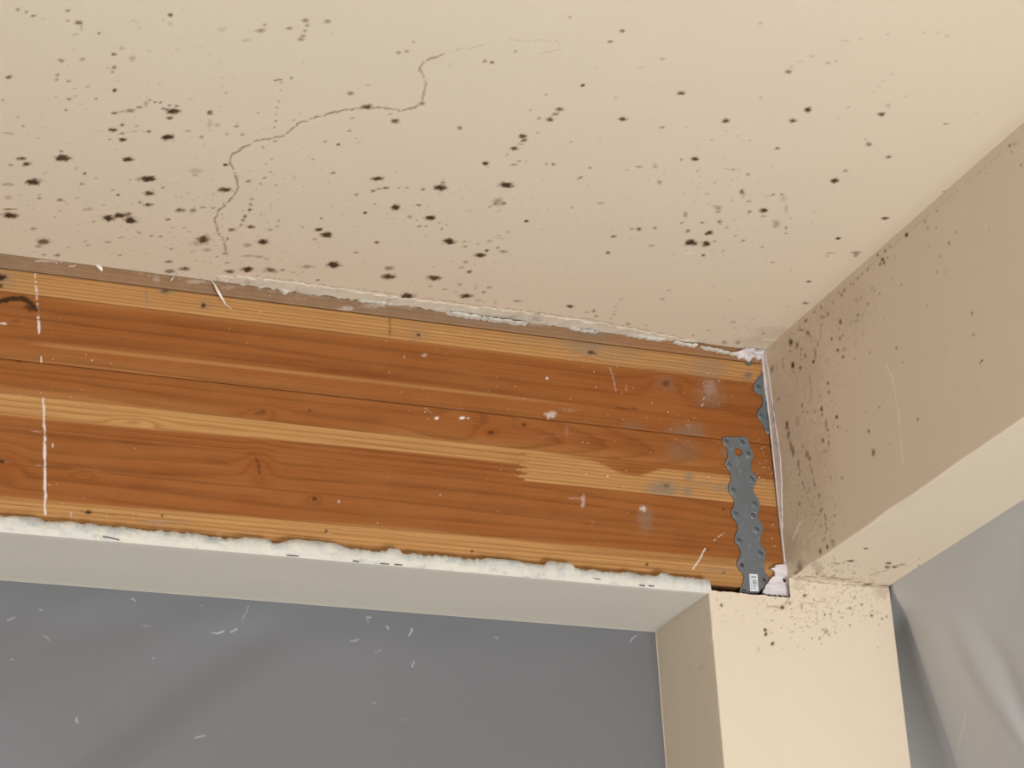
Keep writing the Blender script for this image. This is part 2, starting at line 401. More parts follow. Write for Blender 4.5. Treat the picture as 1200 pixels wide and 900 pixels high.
WALL = U([(580,12,7,9,.7),(567,36,7,7,.7),(585,28,7,9,.8),(600,8,5,5,.5),(818,70,4,5,.6),(833,3,4,4,.6),(662,126,4,5,.6),(513,60,5,8,.5),
 (490,78,5,5,.6),(470,100,6,8,.5),(450,122,6,6,.5),(437,122,4,6,.6),(410,150,8,10,.5),(398,170,8,12,.5),(385,160,6,7,.4),(362,205,6,12,.4),
 (308,224,7,9,.6),(278,246,7,7,.6),(240,283,9,9,.6),(214,308,5,6,.5),(532,140,5,5,.6),(542,153,5,4,.6),(566,166,4,5,.6),(513,211,6,6,.6),
 (465,195,14,14,.25),(485,185,8,12,.25),(470,258,6,9,.6),(490,260,4,8,.4),(462,285,20,6,.3),(440,290,6,14,.25),(775,218,4,5,.5),(587,277,4,4,.4),
 (972,252,5,10,.5),(978,345,9,9,.4),(1015,460,7,7,.7),(1007,471,6,6,.6),(855,420,4,10,.2),(393,290,7,15,.7),(387,318,4,6,.6),(405,348,5,6,.6),
 (391,361,6,7,.7),(355,365,5,8,.7),(338,255,9,12,.5),(315,268,16,12,.35),(308,300,6,8,.4),(308,340,3,40,.3),(220,325,22,5,.6),(250,340,9,14,.6),
 (262,352,8,10,.4),(176,380,11,17,.75),(202,390,10,18,.6),(173,418,5,8,.5),(275,465,8,8,.8),(283,430,5,34,.5),(295,385,6,18,.4),(381,413,7,9,.8),
 (410,410,12,10,.3),(405,442,6,8,.7),(490,342,4,7,.4),(523,424,4,6,.6),(460,385,4,20,.2),(640,404,6,7,.6),(667,467,6,5,.4),(455,450,5,6,.4),
 (337,458,4,6,.4),(238,437,6,10,.7),(222,410,4,8,.6),(220,432,4,8,.5),(222,455,4,8,.5),(184,480,9,16,.8),(218,493,7,12,.75),(188,508,7,10,.4),
 (140,455,6,10,.4),(143,485,6,15,.35),(92,498,9,22,.5),(112,490,14,30,.2),(265,375,4,9,.4),(285,375,4,5,.5),(338,560,6,8,.7),(342,597,7,8,.6),
 (304,612,4,5,.5),(414,567,4,4,.4),(122,630,10,10,.5),(240,575,18,20,.15),(225,655,5,14,.6),(230,685,4,10,.4),(265,600,4,80,.3),(258,540,4,30,.35),
 (200,570,4,60,.2),(310,672,7,14,.7),(313,697,5,8,.6),(330,740,8,26,.4),(338,764,6,8,.5),(282,683,6,7,.5),(250,687,5,5,.5),(377,708,7,11,.75),
 (382,752,4,6,.7),(565,664,5,6,.6),(506,687,4,5,.4),(733,719,6,7,.6),(862,710,4,3,.4),(517,769,6,9,.75),(610,828,4,6,.6),(538,864,10,17,.65),
 (158,740,7,16,.7),(165,785,7,30,.6),(185,860,8,30,.6),(205,725,14,30,.3),(170,660,8,20,.2),(220,770,30,40,.15),(228,838,6,10,.5),(245,870,8,20,.6),
 (258,890,7,12,.6),(316,810,8,13,.6),(342,822,5,14,.5),(328,860,14,12,.3)], 3.75, 880, 300)
WALL += U([(213,415,8,14,.6),(307,445,6,9,.6),(368,465,5,7,.6),(400,300,7,8,.4),(352,300,5,12,.3),(372,425,8,10,.25),(326,247,4,5,.4),(355,577,12,6,.5),
 (335,605,7,12,.7),(305,625,8,14,.6),(360,590,12,14,.3),(250,600,14,40,.15),(215,690,14,30,.5),(200,720,14,12,.6),(240,520,10,5,.2),(255,350,14,20,.3),
 (260,250,4,20,.4),(170,350,8,20,.15)], 3.75, 880, 480)
WALL += U([(684,657,8,10,.8),(870,693,5,9,.6),(902,645,4,6,.6),(815,623,4,5,.5),(777,625,4,10,.5),(766,600,4,12,.4),(817,553,5,5,.4),(783,707,4,5,.4),
 (832,752,4,5,.6),(1047,635,4,5,.5),(817,820,4,5,.5),(1136,265,6,7,.7),(1160,258,22,5,.3),(1145,293,4,5,.6),(1186,350,5,7,.7),(1036,388,5,4,.4),
 (578,765,9,10,.8),(557,745,6,8,.7),(590,727,6,8,.6),(635,750,5,5,.3),(613,708,9,7,.4),(620,848,4,5,.4)], 3.75, 880, 100)
WALL += [(915,560,12,60,.2),(925,640,16,26,.24),(925,500,22,90,.13),(945,560,30,90,.13),(940,430,30,50,.12),(985,360,40,40,.07),(920,620,16,60,.12),(910,470,14,60,.12)]
WALL_PATHS = [(UP([(158,60),(165,110),(185,200)],3.75,880,480), 2.2, .6), (UP([(245,180),(255,220),(265,280),(280,340),(300,385),(320,440),(330,500),(325,580)],3.75,880,480), 1.5, .6),
 (UP([(205,225),(220,290),(240,350),(255,400),(275,430),(295,460),(310,510)],3.75,880,480), 1.7, .55), (UP([(160,330),(180,420),(190,520),(200,640)],3.75,880,480), 1.2, .25)]
UNDER = U([(505,610,14,4,.7),(437,665,15,6,.7),(605,675,16,5,.7),(600,691,15,6,.7),(633,691,14,6,.7),(662,683,22,4,.4),(738,655,4,3,.5),(738,685,5,4,.6),
 (712,702,4,3,.4),(870,612,5,3,.4),(663,742,6,4,.7),(515,768,20,5,.7),(590,775,26,6,.6),(430,745,60,5,.35),(380,678,16,4,.4),(300,700,24,20,.3),
 (280,680,20,14,.3),(290,720,14,8,.5),(350,740,30,8,.35),(995,172,8,5,.5)], 3.75, 880, 480)
UNDER_PATHS = [(UP([(520,735),(600,700),(680,675)],3.75,880,480), 1.3, .4), (UP([(205,738),(330,735),(470,758),(610,780)],3.75,880,480), 1.3, .5)]
FRONT = U([(320,185,9,10,.7),(300,160,4,5,.4),(588,195,9,10,.8),(560,190,30,5,.35),(685,142,8,9,.7),(672,190,8,20,.4),(775,225,6,6,.6),(800,224,6,6,.6),
 (853,238,5,5,.6),(740,235,5,40,.2),(883,198,14,8,.5),(905,155,9,6,.4),(937,182,7,7,.6),(885,273,6,6,.6),(980,230,8,8,.7),(1026,244,7,7,.8),
 (1045,235,9,8,.4),(1015,270,4,4,.5),(513,293,8,8,.8),(515,313,8,10,.9),(545,353,9,10,.8),(540,306,5,5,.6),(483,378,7,12,.25),(385,212,5,5,.3),
 (630,302,10,5,.4),(655,368,6,6,.2),(718,330,6,6,.5),(752,330,7,9,.5),(780,300,10,12,.5),(765,292,6,6,.5),(790,315,5,5,.5),(735,267,6,5,.4),
 (1020,130,34,26,.25),(720,180,16,6,.3),(770,160,8,6,.3),(620,175,9,10,.5),(605,190,5,25,.2),(960,93,22,6,.7),(233,455,12,14,.12),(230,525,8,8,.1),
 (650,95,22,26,.2),(1000,100,40,8,.35)], 3.75, 760, 660)

def grow(L, k, a):
    return [(x, y, rx*k, ry*k, min(1.0, v+a)) for (x, y, rx, ry, v) in L]
SPOTS = grow(SPOTS, 1.14, .05); WALL = grow(WALL, 1.12, .04); FRONT = grow(FRONT, 1.1, .03); UNDER = grow(UNDER, 1.1, .04)

def sprinkle(cx, cy, sx, sy, n, s, r0=.6, r1=1.4, seed=0):
    r = np.random.default_rng(seed)
    return [(cx+r.normal()*sx, cy+r.normal()*sy, r.uniform(r0, r1)*1.25, r.uniform(r0, r1)*.9, s*r.uniform(.5, 1.2)) for _ in range(n)]
SPOTS += sprinkle(150,150,110,80,150,.4,seed=1)+sprinkle(280,255,40,35,90,.42,seed=2)+sprinkle(130,250,110,30,110,.38,seed=3)
SPOTS += sprinkle(480,250,70,35,90,.38,seed=4)+sprinkle(570,330,35,18,45,.32,seed=5)+sprinkle(850,250,45,35,90,.38,seed=6)
SPOTS += sprinkle(720,230,120,60,70,.3,seed=7)+sprinkle(880,385,18,8,40,.4,seed=8)+sprinkle(330,320,70,15,60,.34,seed=9)
_r = np.random.default_rng(50)
for (xa, ya), (xb, yb) in list(zip(CRACK[:-1], CRACK[1:]))[:11] + list(zip(CRACK2[:-1], CRACK2[1:])):
    for _ in range(int(math.hypot(xb-xa, yb-ya)/3.0)+1):
        t_ = _r.random()
        SPOTS.append((xa+(xb-xa)*t_+_r.normal()*.9, ya+(yb-ya)*t_+_r.normal()*.7, _r.uniform(.9, 2.0), _r.uniform(.8, 1.3), _r.uniform(.35, .65)))
WALL += sprinkle(955,450,16,55,150,.38,.6,1.5,seed=11)+sprinkle(940,600,10,40,110,.35,.6,1.5,seed=12)+sprinkle(985,370,25,25,70,.38,seed=13)
WALL += sprinkle(935,520,16,80,230,.34,.6,1.7,seed=14)+sprinkle(930,440,16,40,120,.34,.6,1.8,seed=24)+sprinkle(950,600,14,30,110,.4,.6,1.6,seed=25)+sprinkle(1060,420,60,70,40,.28,seed=15)
UNDER += sprinkle(975,668,22,9,90,.45,.6,1.6,seed=16)+sprinkle(1020,682,14,5,30,.4,seed=17)
FRONT += sprinkle(965,705,40,17,260,.46,.6,1.5,seed=18)+sprinkle(955,735,25,10,40,.5,.6,1.4,seed=28)+sprinkle(870,715,28,12,40,.28,seed=19)+sprinkle(1030,690,10,10,40,.4,seed=20)+sprinkle(940,682,8,6,40,.4,seed=21)

# ------------------------------------------------------------------ structure: ceiling
xs = axis([(-2.4, -1.16, .2), (-1.16, .004, .00125), (.004, .16, .05)])
ys = axis([(-3.4, -1.05, .3), (-1.05, -.002, .0024)])
GX, GY = np.meshgrid(xs, ys, indexing='ij')
P = np.stack([GX, GY, np.full_like(GX, H)], -1).reshape(-1, 3)
px, py = project(P)
mould = np.zeros(len(P), np.float32)
add_spots(mould, px, py, SPOTS)
add_path(mould, px, py, CRACK, 1.7, .55, .3, 1.4)
add_path(mould, px, py, CRACK2, 1.5, .5, .25, 1.0)
add_path(mould, px, py, CRACK3, 1.2, .22, .3)
add_path(mould, px, py, CRACK4, 1.2, .25, .35)
# painted shade of the torn gap near the corner, hairline along the torn edge
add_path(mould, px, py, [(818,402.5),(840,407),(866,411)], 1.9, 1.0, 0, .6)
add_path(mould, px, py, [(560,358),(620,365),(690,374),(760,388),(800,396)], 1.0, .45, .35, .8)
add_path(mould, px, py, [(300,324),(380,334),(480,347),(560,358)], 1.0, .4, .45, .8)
pale = np.zeros(len(P), np.float32)
add_spots(pale, px, py, [(808,296,7,1.5,.3),(905,398,12,1.5,.3)])
nb = len(P)
nx, ny = len(xs), len(ys)
rim = [(x, y, H+.05) for x in (xs[0], xs[-1]) for y in (ys[0], ys[-1])]
V = np.vstack([P, np.array([(xs[0], ys[0], H+.06), (xs[-1], ys[0], H+.06), (xs[-1], .22, H+.06), (xs[0], .22, H+.06),
                            (xs[0], .22, H+.013), (xs[-1], .22, H+.013), (xs[0], -.002, H+.013), (xs[-1], -.002, H+.013)])])
Q = grid_quads(nx, ny, flip=True)
c00, c10, c01, c11 = 0, (nx-1)*ny, ny-1, nx*ny-1
Q = np.vstack([Q, [[nb, nb+1, nb+2, nb+3], [nb+4, nb+5, nb+7, nb+6], [c01, nb+6, nb+7, c11], [nb+3, nb+2, nb+5, nb+4],
                   [c00, c10, nb+1, nb]]])
z8 = np.zeros(8)
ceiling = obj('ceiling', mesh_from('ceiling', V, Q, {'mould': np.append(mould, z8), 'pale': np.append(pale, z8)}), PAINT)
tag(ceiling, 'beige painted ceiling spotted with dark brown mould', kind='structure')
ceiling.data.polygons.foreach_set('use_smooth', np.append(np.full(len(Q)-5, True), np.full(5, False)))

# ------------------------------------------------------------------ structure: boxed beam on the right (swept profile along Y)
r = .0025
prof = [(0.0, z) for z in axis([(H+.004, ZR+r, .0016)])]
prof += [(r-r*math.cos(a), ZR+r-r*math.sin(a)) for a in np.linspace(.3, math.pi/2, 5)]
prof += [(x, ZR) for x in axis([(r+.0012, W2-r, .0015)])]
prof += [(W2-r+r*math.sin(a), ZR+r-r*math.cos(a)) for a in np.linspace(.3, math.pi/2, 4)]
prof += [(W2, H-.1), (W2, H+.004)]
prof = np.array(prof)
ys = axis([(-3.0, -.72, .2), (-.72, .0, .0016)])
npf, ny = len(prof), len(ys)
P = np.zeros((npf, ny, 3))
P[..., 0] = prof[:, 0][:, None]; P[..., 2] = prof[:, 1][:, None]; P[..., 1] = ys[None, :]
# slightly wavy hand-finished corner bead
wv = (vnoise(ys*22+3, ys*0+1)-.5)*.0016
edge = np.exp(-((P[..., 2]-ZR)**2)/(2*.006**2))*(P[..., 0] < .05)*np.exp(-(P[..., 0]/.012)**2)
P[..., 2] += edge*wv[None, :]
P = P.reshape(-1, 3)
px, py = project(P)
side = P[:, 0] < .001
mould = np.zeros(len(P), np.float32)
ms = np.zeros(len(P), np.float32); mu = np.zeros(len(P), np.float32)
add_spots(ms, px, py, WALL)
for pts, w, s in WALL_PATHS:
    add_path(ms, px, py, pts, w, s, .35, 2.0)
add_path(ms, px, py, [(1182,172),(1150,200),(1040,293),(960,365),(905,408)], 1.2, .22, .45, .6)
add_spots(mu, px, py, UNDER)
for pts, w, s in UNDER_PATHS:
    add_path(mu, px, py, pts, w, s, .3, 1.4)
mould = np.where(side, ms, mu)
pale = np.zeros(len(P), np.float32)
add_path(pale, px, py, [(1039,429),(1046,445),(1053,485),(1058,543)], .9, .5, .3, .4)
add_path(pale, px, py, [(929,632),(938,612)], 1.0, .7, 0, .3)
add_spots(pale, px, py, [(1039,429,1.2,1.2,.8)])
pale *= side
wall_right = obj('wall_right', mesh_from('wall_right', P, grid_quads(npf, ny), {'mould': mould, 'pale': pale}), PAINT)
tag(wall_right, 'boxed-in beige painted beam with mould along its corner', kind='structure')

# ------------------------------------------------------------------ structure: column (swept profile up Z) and header soffit
r = .002
prof = [(CX, y) for y in axis([(DEP+.004, YF+r, .006)])]
prof += [(CX+r-r*math.cos(a), YF+r-r*math.sin(a)) for a in np.linspace(.3, 1.3, 3)]
prof += [(x, YF) for x in axis([(CX+r, -.0045, .0013)])] + [(-.0044, YF)]
prof += [(x, YF) for x in axis([(-.003, W2-r, .0013)])]
prof += [(W2-r+r*math.sin(a), YF+r-r*math.cos(a)) for a in np.linspace(.3, math.pi/2, 3)]
prof += [(W2, DEP), (CX, DEP+.004)]
prof = np.array(prof)
CUT = on_y(880, 696.3, YF)[2]                     # top of the cut board below the strap
zo = axis([(0, -.085, .0013), (-.085, -.36, .02), (-.36, -2.1, .2)])
ztop = np.where(prof[:, 0] < -.0044, CUT + (vnoise(prof[:, 0]*300, prof[:, 0]*0)-.5)*.0012, ZR)
ztop = np.where(prof[:, 1] > YF+.001, ZS+.001, ztop)
ztop = np.where((prof[:, 0] > W2-.003), ZR, ztop)
P = np.zeros((len(prof), len(zo), 3))
P[..., 0] = prof[:, 0][:, None]; P[..., 1] = prof[:, 1][:, None]
P[..., 2] = ztop[:, None] + zo[None, :]
P[:, -1, 2] = 0.0
P = P.reshape(-1, 3)
px, py = project(P)
mould = np.zeros(len(P), np.float32)
add_spots(mould, px, py, FRONT)
add_path(mould, px, py, UP([(520,192),(550,188),(575,198),(588,195),(610,165),(620,150)],3.75,760,660), 1.1, .5, .2, .5)
add_path(mould, px, py, [(930,679),(980,684),(1043,689)], 1.2, .5, .25, .8)
pale = np.zeros(len(P), np.float32)
add_path(pale, px, py, [(836,740),(835,750)], .9, .6, 0, .3)
column = obj('column', mesh_from('column', P, grid_quads(len(prof), len(zo), flip=True), {'mould': mould, 'pale': pale}), PAINT)
tag(column, 'cream painted drywall column in the corner with mould flecks at its top', 'column')
wood_dark = NT('shadowed_stud')
wood_dark.out((.16, .07, .04), .8)
obj('framing_post', box_mesh('framing_post', CX+.012, W2-.015, .016, DEP-.02, .0, ZS-.002), wood_dark.m, column)

xs = axis([(-2.4, -1.2, .2), (-1.2, CX-.0002, .004)])
prof = [(YF, ZS+.010), (YF, ZS+.002)] + [(YF+.0006, ZS+.0006)] + [(y, ZS) for y in axis([(YF+.002, DEP-.004, .006)])] + [(DEP, ZS), (DEP, ZS+.0127), (YF+.001, ZS+.0127)]
prof = np.array(prof)
P = np.zeros((len(prof), len(xs), 3))
P[..., 0] = xs[None, :]; P[..., 1] = prof[:, 0][:, None]; P[..., 2] = prof[:, 1][:, None]
P[..., 2] += ((vnoise(xs*9, xs*0+4)-.5)*.0010)[None, :]*(prof[:, 0] < .05)[:, None]
P = P.reshape(-1, 3)
wall_back = obj('wall_back', mesh_from('wall_back', P, grid_quads(len(prof), len(xs)), {'mould': np.zeros(len(P)), 'pale': np.zeros(len(P))}), TRIMPAINT)
tag(wall_back, 'beige painted soffit of the header over the sheeted opening', kind='structure')

# floor (out of the picture, under everything)
fl = NT('floor_boards')
fl.out(fl.mix(fl.noise(3, 3), (.46, .46, .46), (.54, .54, .53)), .6)
tag(obj('floor', box_mesh('floor', -3.5, 2.0, -5.0, 1.5, -.05, 0), fl.m), kind='structure')

# ------------------------------------------------------------------ glulam beam
def wood():
    t = NT('fir_lamination')
    ring = t.attr('ring'); sap = t.attr('sap'); dark = t.attr('dark'); white = t.attr('white'); grey = t.attr('grey'); tone = t.attr('tone')
    g = t.math('ADD', ring, t.math('ADD', t.math('MULTIPLY', t.noise(1, 4, .6, (6, 6, 260)), .55), t.math('MULTIPLY', t.noise(1, 3, .5, (1.6, 1.6, 75)), 1.1)))
    fr = t.math('FRACT', g)
    line = t.ramp(fr, [(0, .55), (.12, .05), (.55, .12), (.86, .75), (.97, 1.0), (1, .55)])
    fine = t.ramp(t.noise(1, 4, .7, (11, 11, 950)), [(.3, 0.0), (.7, 1.0)])
    streak = t.ramp(t.noise(1, 4, .65, (3.5, 3.5, 330)), [(.42, 0.0), (.68, 1.0)])
    coarse = t.noise(1, 3, .55, (2.2, 2.2, 55))
    heart = t.mix(line, (.285, .092, .021), (.165, .045, .009))
    heart = t.mix(t.math('MULTIPLY', coarse, .55), heart, (.335, .122, .034))
    heart = t.mix(tone, heart, (.27, .068, .010))
    sapc = t.mix(line, (.53, .290, .110), (.36, .165, .050))
    c = t.mix(sap, heart, sapc)
    c = t.mix(t.math('MULTIPLY', streak, .42), c, t.mix(.6, c, (.09, .030, .009)))
    c = t.mix(t.math('MULTIPLY', fine, .5), c, t.mix(.5, c, (.08, .026, .008)))
    blot = t.ramp(t.noise(1, 4, .65, (12, 12, 40)), [(.35, 0.0), (.7, 1.0)])
    c = t.mix(t.math('MULTIPLY', blot, .30), c, (.34, .145, .045))
    # grey weathering / mould film, broken by the grain
    gn = t.noise(1, 4, .7, (60, 60, 500))
    gf = t.math('MULTIPLY', grey, t.math('ADD', t.math('MULTIPLY', gn, .8), .45), clamp=True)
    gc = t.mix(t.noise(45, 3, .6), (.27, .205, .145), (.16, .125, .085))
    c = t.mix(gf, c, gc)
    wn = t.noise(420, 4, .75)
    wf = t.math('SUBTRACT', t.math('MULTIPLY', white, 2.3), t.math('ADD', t.math('MULTIPLY', wn, 1.7), -.5), clamp=True)
    wf = t.math('MULTIPLY', wf, t.math('ADD', t.math('MULTIPLY', white, .9), .1), clamp=True)
    c = t.mix(wf, c, (.66, .60, .55))
    dn = t.noise(1, 3, .6, (120, 120, 400))
    c = t.mix(t.math('MULTIPLY', dark, t.math('ADD', t.math('MULTIPLY', dn, .5), .75), clamp=True), c, (.035, .016, .008))
    # scattered plaster dust
    v = t.n('ShaderNodeTexVoronoi')
    v.inputs['Scale'].default_value = 130
    t.l(t.pos((1, 1, 1)), v.inputs['Vector'])
    dust = t.math('LESS_THAN', v.outputs['Distance'], t.math('MULTIPLY', t.math('SUBTRACT', t.noise(14, 3, .7), .54), .95))
    c = t.mix(t.math('MULTIPLY', dust, .6), c, (.62, .48, .36))
    t.bump(t.math('ADD', t.math('MULTIPLY', line, -.5), fine), .25, .0006)
    return t.out(c, .7, spec=.09)
WOOD = wood()
gr = NT('torn_end_core')
gr.out((.03, .015, .008), .9)

L0 = 0.0159; L1 = 0.0417
seams = [-.012, L0, L1, L1+.038, L1+.076, L1+.114, L1+.152, L1+.190, L1+.228, H - float(on_y(860, 687.5, 0)[2])]
beam = thing('glulam_beam', (-.9, .06, H-.303), 'bare orange-brown laminated timber beam exposed under the mouldy ceiling', 'beam')
xs = axis([(-2.38, -1.16, .1), (-1.16, .03, .00125), (.03, .11, .04)])

KN = [(575,507,6,4),(303,547,5,10),(4,542,7,9),(158,494,9,3),(307,483,6,3),(780,450,9,8),(98,556,4,2),(368,585,3,2),(614,498,3,2),(690,413,4,3),(887,452,3,3)]
DUST = sprinkle(690,480,110,60,110,.75,.45,.95,seed=61)+sprinkle(900,545,10,20,40,.8,.5,1.1,seed=62)+sprinkle(895,615,12,18,30,.7,.5,1.0,seed=63)+sprinkle(60,480,40,80,40,.6,.45,.9,seed=64)+sprinkle(832,470,8,22,30,.8,.5,1.1,seed=65)+sprinkle(520,470,60,40,30,.7,.45,.9,seed=66)
def wood_fields(P, k):
    X, Y = project(P)
    x, z = P[:, 0], P[:, 2]
    n = len(P)
    zt = H - seams[k]; zb = H - seams[k+1]
    u = (zt-z)/(zt-zb)
    ring = np.zeros(n); sap = np.zeros(n); dark = np.zeros(n, np.float32); white = np.zeros(n, np.float32); grey = np.zeros(n, np.float32); tone = np.zeros(n)
    wob = (vnoise(x*2.1+k*7.3, u*1.3)-.5)
    wob2 = (vnoise(x*6.0+k*3.1, u*2.0+5)-.5)
    if k == 0:
        ring = u*5 + wob*.8; sap += .35
        grey += .75 + .35*(vnoise(x*9, u*3)-.5)
        grey *= .55+.45*sstep(760, 560, X)
        add_spots(white, X, Y, [(55,306,28,2.0,.5),(83,312,8,1.2,.7),(72,307,1.3,1.3,1),(66,308,1.5,1,.9),(88,311,1.3,1.3,1),(183,326,7,8,.35),(228,330,18,4,.4),
            (268,337,12,3,.35),(405,362,12,5,.45),(440,358,26,4,.4),(480,360,16,4,.35),(590,372,18,4,.4),(350,350,20,4,.25),(640,380,30,3,.35),(720,400,40,2,.2)])
        add_path(white, X, Y, [(160,320),(300,339),(470,360)], 2.5, .3, .5, 2)
        add_spots(grey, X, Y, [(700,392,40,6,.9),(620,378,20,5,.8),(900,420,12,8,.6)])
    elif k == 1:
        ring = u*6 + wob*.7; sap += 1
        sap -= .45*sstep(.72, .95, u+wob2*.25)*sstep(620, 760, X)
        add_spots(grey, X, Y, [(690,403,34,16,.75),(725,415,40,10,.35),(830,432,26,16,.55),(876,440,8,7,.6),(60,318,26,5,.35),(5,325,22,14,.5),(194,341,12,5,.7),(240,357,10,8,.4),
            (490,392,14,10,.35),(640,398,60,8,.25),(800,428,50,8,.25)])
        add_path(grey, X, Y, [(171,341),(172,358)], 2.2, .7, .2)
        add_path(dark, X, Y, [(457,369),(457,394)], 2.0, .38, .1, .5)
        add_spots(dark, X, Y, [(238.5,358,3.6,3.2,1),(194,341,6,3,.6),(490.5,392.5,3.2,2.4,.95),(692,413,4,2.6,.9),(697,414,2,2,.6),(877,440,4,4,.35),(3,325,7,4.2,1),(1,335,3,3,.8),(880,424,6,3,.9)])
        add_spots(white, X, Y, [(25,317,14,3,.3),(60,322,8,2,.25)])
    elif k == 2:
        ring = u*2.2 + wob*1.6 + wob2*.3
        tone += .35*sstep(560, 860, X)
        sap += np.clip(sstep(.12, .0, u - .10*vnoise(x*3, x*0)+.02), 0, 1)*.25
        add_spots(grey, X, Y, [(832,462,18,26,.45),(800,505,30,12,.4),(780,450,16,12,.25)])
        add_path(dark, X, Y, [(-4,354),(12,350.5),(25,349.5),(33,353),(42,362)], 4.2, .95, 0, .8)
        add_spots(dark, X, Y, [(36,360,7,6,.75),(780,450,5,4,.55),(20,376,5,2,.25)])
        add_spots(white, X, Y, [(3,380,8,3,.7),(12,395,14,2,.25),(832,455,11,16,.3),(720,443,2,12,.25),(734,455,2,6,.35),(641,443,2,2,.9),(498,416,5,3,.45),(474,418,2,4,.4)])
        add_path(white, X, Y, [(714,428),(718,442),(722,458)], 1.3, .45, .2, .5)
    elif k == 3:
        ring = u*1.6 + wob*1.9 + .3*wob2
        sap += .55*sstep(.10, .0, np.abs(u-.50-.18*(vnoise(x*2+1, x*0)-.5)))*sstep(20, 70, X)*sstep(720, 560, X)
        sap += .25*sstep(.5, .95, u)*sstep(450, 250, X)
        tone += .3*sstep(560, 860, X)
        add_spots(grey, X, Y, [(805,506,24,12,.5),(740,500,18,8,.25)])
        add_spots(white, X, Y, [(645,486,9,5,.55),(665,480,20,4,.25),(535,480,22,3,.25),(108,422,1.5,1.5,.8),(101,416,1.5,2,.5)])
        add_path(dark, X, Y, [(722,478),(745,479)], 1.6, .4, .2, .6)
    elif k == 4:
        arch = sstep(430, 620, X)
        um = .55+.1*wob
        g2 = ((x+.40)*17 + ((u-um)*2.0)**2*.9 + wob*.3)
        ring = (u*2.2 + wob*1.6)*(1-arch) + g2*arch
        tone += .25*sstep(600, 860, X)
        sap += .3*sstep(.75, 1.0, u+wob2*.4)*(1-.4*arch)
        add_spots(dark, X, Y, [(575,507,4,2.6,.7),(614.5,498,2.4,2,.9),(307,483,5,3,.55),(363,481,2.5,1.6,.7),(301,484,3,2,.4)])
        add_spots(grey, X, Y, [(800,528,22,14,.35),(850,530,8,6,.4)])
        add_spots(white, X, Y, [(664,505,4,14,.25),(855,524,2.5,1.5,.8),(640,512,26,4,.2)])
        add_spots(dark, X, Y, [(22,423,4,1.2,.8)])
    elif k == 5:
        ring = u*5.5 + wob*.8
        lowl = .60 + .22*(vnoise(x*2.4, x*0+2)-.5)
        left = sstep(lowl, lowl-.06, u)
        # finger joint: comb of pointed fingers where the pale board starts
        fing = 601 + 19*np.abs(((u*5.2) % 1)-.5)*2
        right = sstep(-1.2, 1.2, X-fing)
        cut = sstep(.10, -.02, u - .30*sstep(690, 735, X)*sstep(780, 745, X) - .12*sstep(560, 740, X))
        sap = np.maximum(left*sstep(720, 560, X), right)*(1-cut*sstep(600, 740, X))
        fl_ = sstep(1.0, 0, np.abs(X-fing)/2.2)*sstep(.32, .42, u)*(np.abs(X-610) < 16)
        dark = np.maximum(dark, (fl_*.22).astype(np.float32))
        ring = np.where(X > fing, u*9+wob*.4, ring)
        add_spots(grey, X, Y, [(778,573,22,11,.95),(807,559,7,6,.9),(806,576,7,7,.8),(845,571,12,6,.6),(823,566,14,4,.4),(795,585,24,4,.4)])
        add_spots(dark, X, Y, [(792,583,2,2,.6),(781,569,4,3,.4),(157,494,7,2.2,.3)])
        add_spots(white, X, Y, [(687,556,1.5,1.5,.7),(712,558,2,1.5,.7),(831,559,1.5,1.5,.7)])
    elif k == 6:
        ring = u*2.6 + wob*1.7
        add_spots(dark, X, Y, [(2,541,3.5,3,.95),(320,527,2.6,2.2,.95),(303,546,2.2,7,.55),(98,556,4.5,1.6,.75),(848,597,1.4,2,.9)])
        add_path(dark, X, Y, [(3,543),(11,553)], 1.4, .6, 0, .4)
        add_path(dark, X, Y, [(300,537),(305,556)], 1.6, .6, .15, .5)
        add_spots(tone, X, Y, [(5,543,15,13,.8)])
        add_spots(grey, X, Y, [(757,606,11,16,.55),(5,545,12,10,.25)])
        add_spots(white, X, Y, [(753,596,6,5,.55),(683,588,4,11,.45),(672,584,12,2,.35),(45,505,13,2.5,.5),(46,548,8,6,.35),(62,522,2,4,.6),(60,505,9,1,.5),(516,580,1.5,1.5,.7)])
    elif k == 7:
        ring = u*3.0 + wob*1.6
        low = sstep(.78, .90, u + .12*wob2 + .10*sstep(0, 840, X) - .05)
        sap += low*.9
        add_spots(dark, X, Y, [(368.5,584.5,3.2,2.2,.8),(830,645,1.6,1.2,.8),(90,559,2,1,.4)])
        add_spots(grey, X, Y, [(757,618,9,8,.4)])
        add_spots(white, X, Y, [(694,612,3,10,.22),(697,630,4,6,.2),(63,547,1.2,1.2,.8),(58,568,1.4,1.4,.8),(98,583,3,3,.25),(397,588,2,3,.6)])
        add_path(white, X, Y, [(836,634),(845,627),(858,619)], 1.2, .6, .2, .5)
        add_path(white, X, Y, [(812,667),(820,655),(826,643)], 1.5, .75, 0, .3)
    elif k == 8:
        ring = u*5.0 + wob*.9
        sap += 1 - .35*sstep(.55, .95, u) - .4*sstep(.0, .08, np.abs(u-.22-wob*.2))*0
        add_spots(dark, X, Y, [(103,600.5,5.5,2.6,1),(190,604.5,1.8,1.8,.9),(382.5,622.5,2,2,.95),(553,646,2,2,.95),(758,661.5,2.2,2,.95),(848,671,3,1.6,.5),(480,646,20,1,.25)])
        add_path(dark, X, Y, [(92,598),(120,601),(160,604)], 1.6, .3, .2, .6)
        add_spots(grey, X, Y, [(190,612,28,4,.45),(840,668,22,5,.35)])
        add_spots(white, X, Y, [(83,603,2.2,5,.5),(185,611,22,3,.25),(125,606,1.5,2,.5),(385,625,4,1,.5)])
        add_path(white, X, Y, [(812,667),(820,655),(826,643)], 1.5, .75, 0, .3)
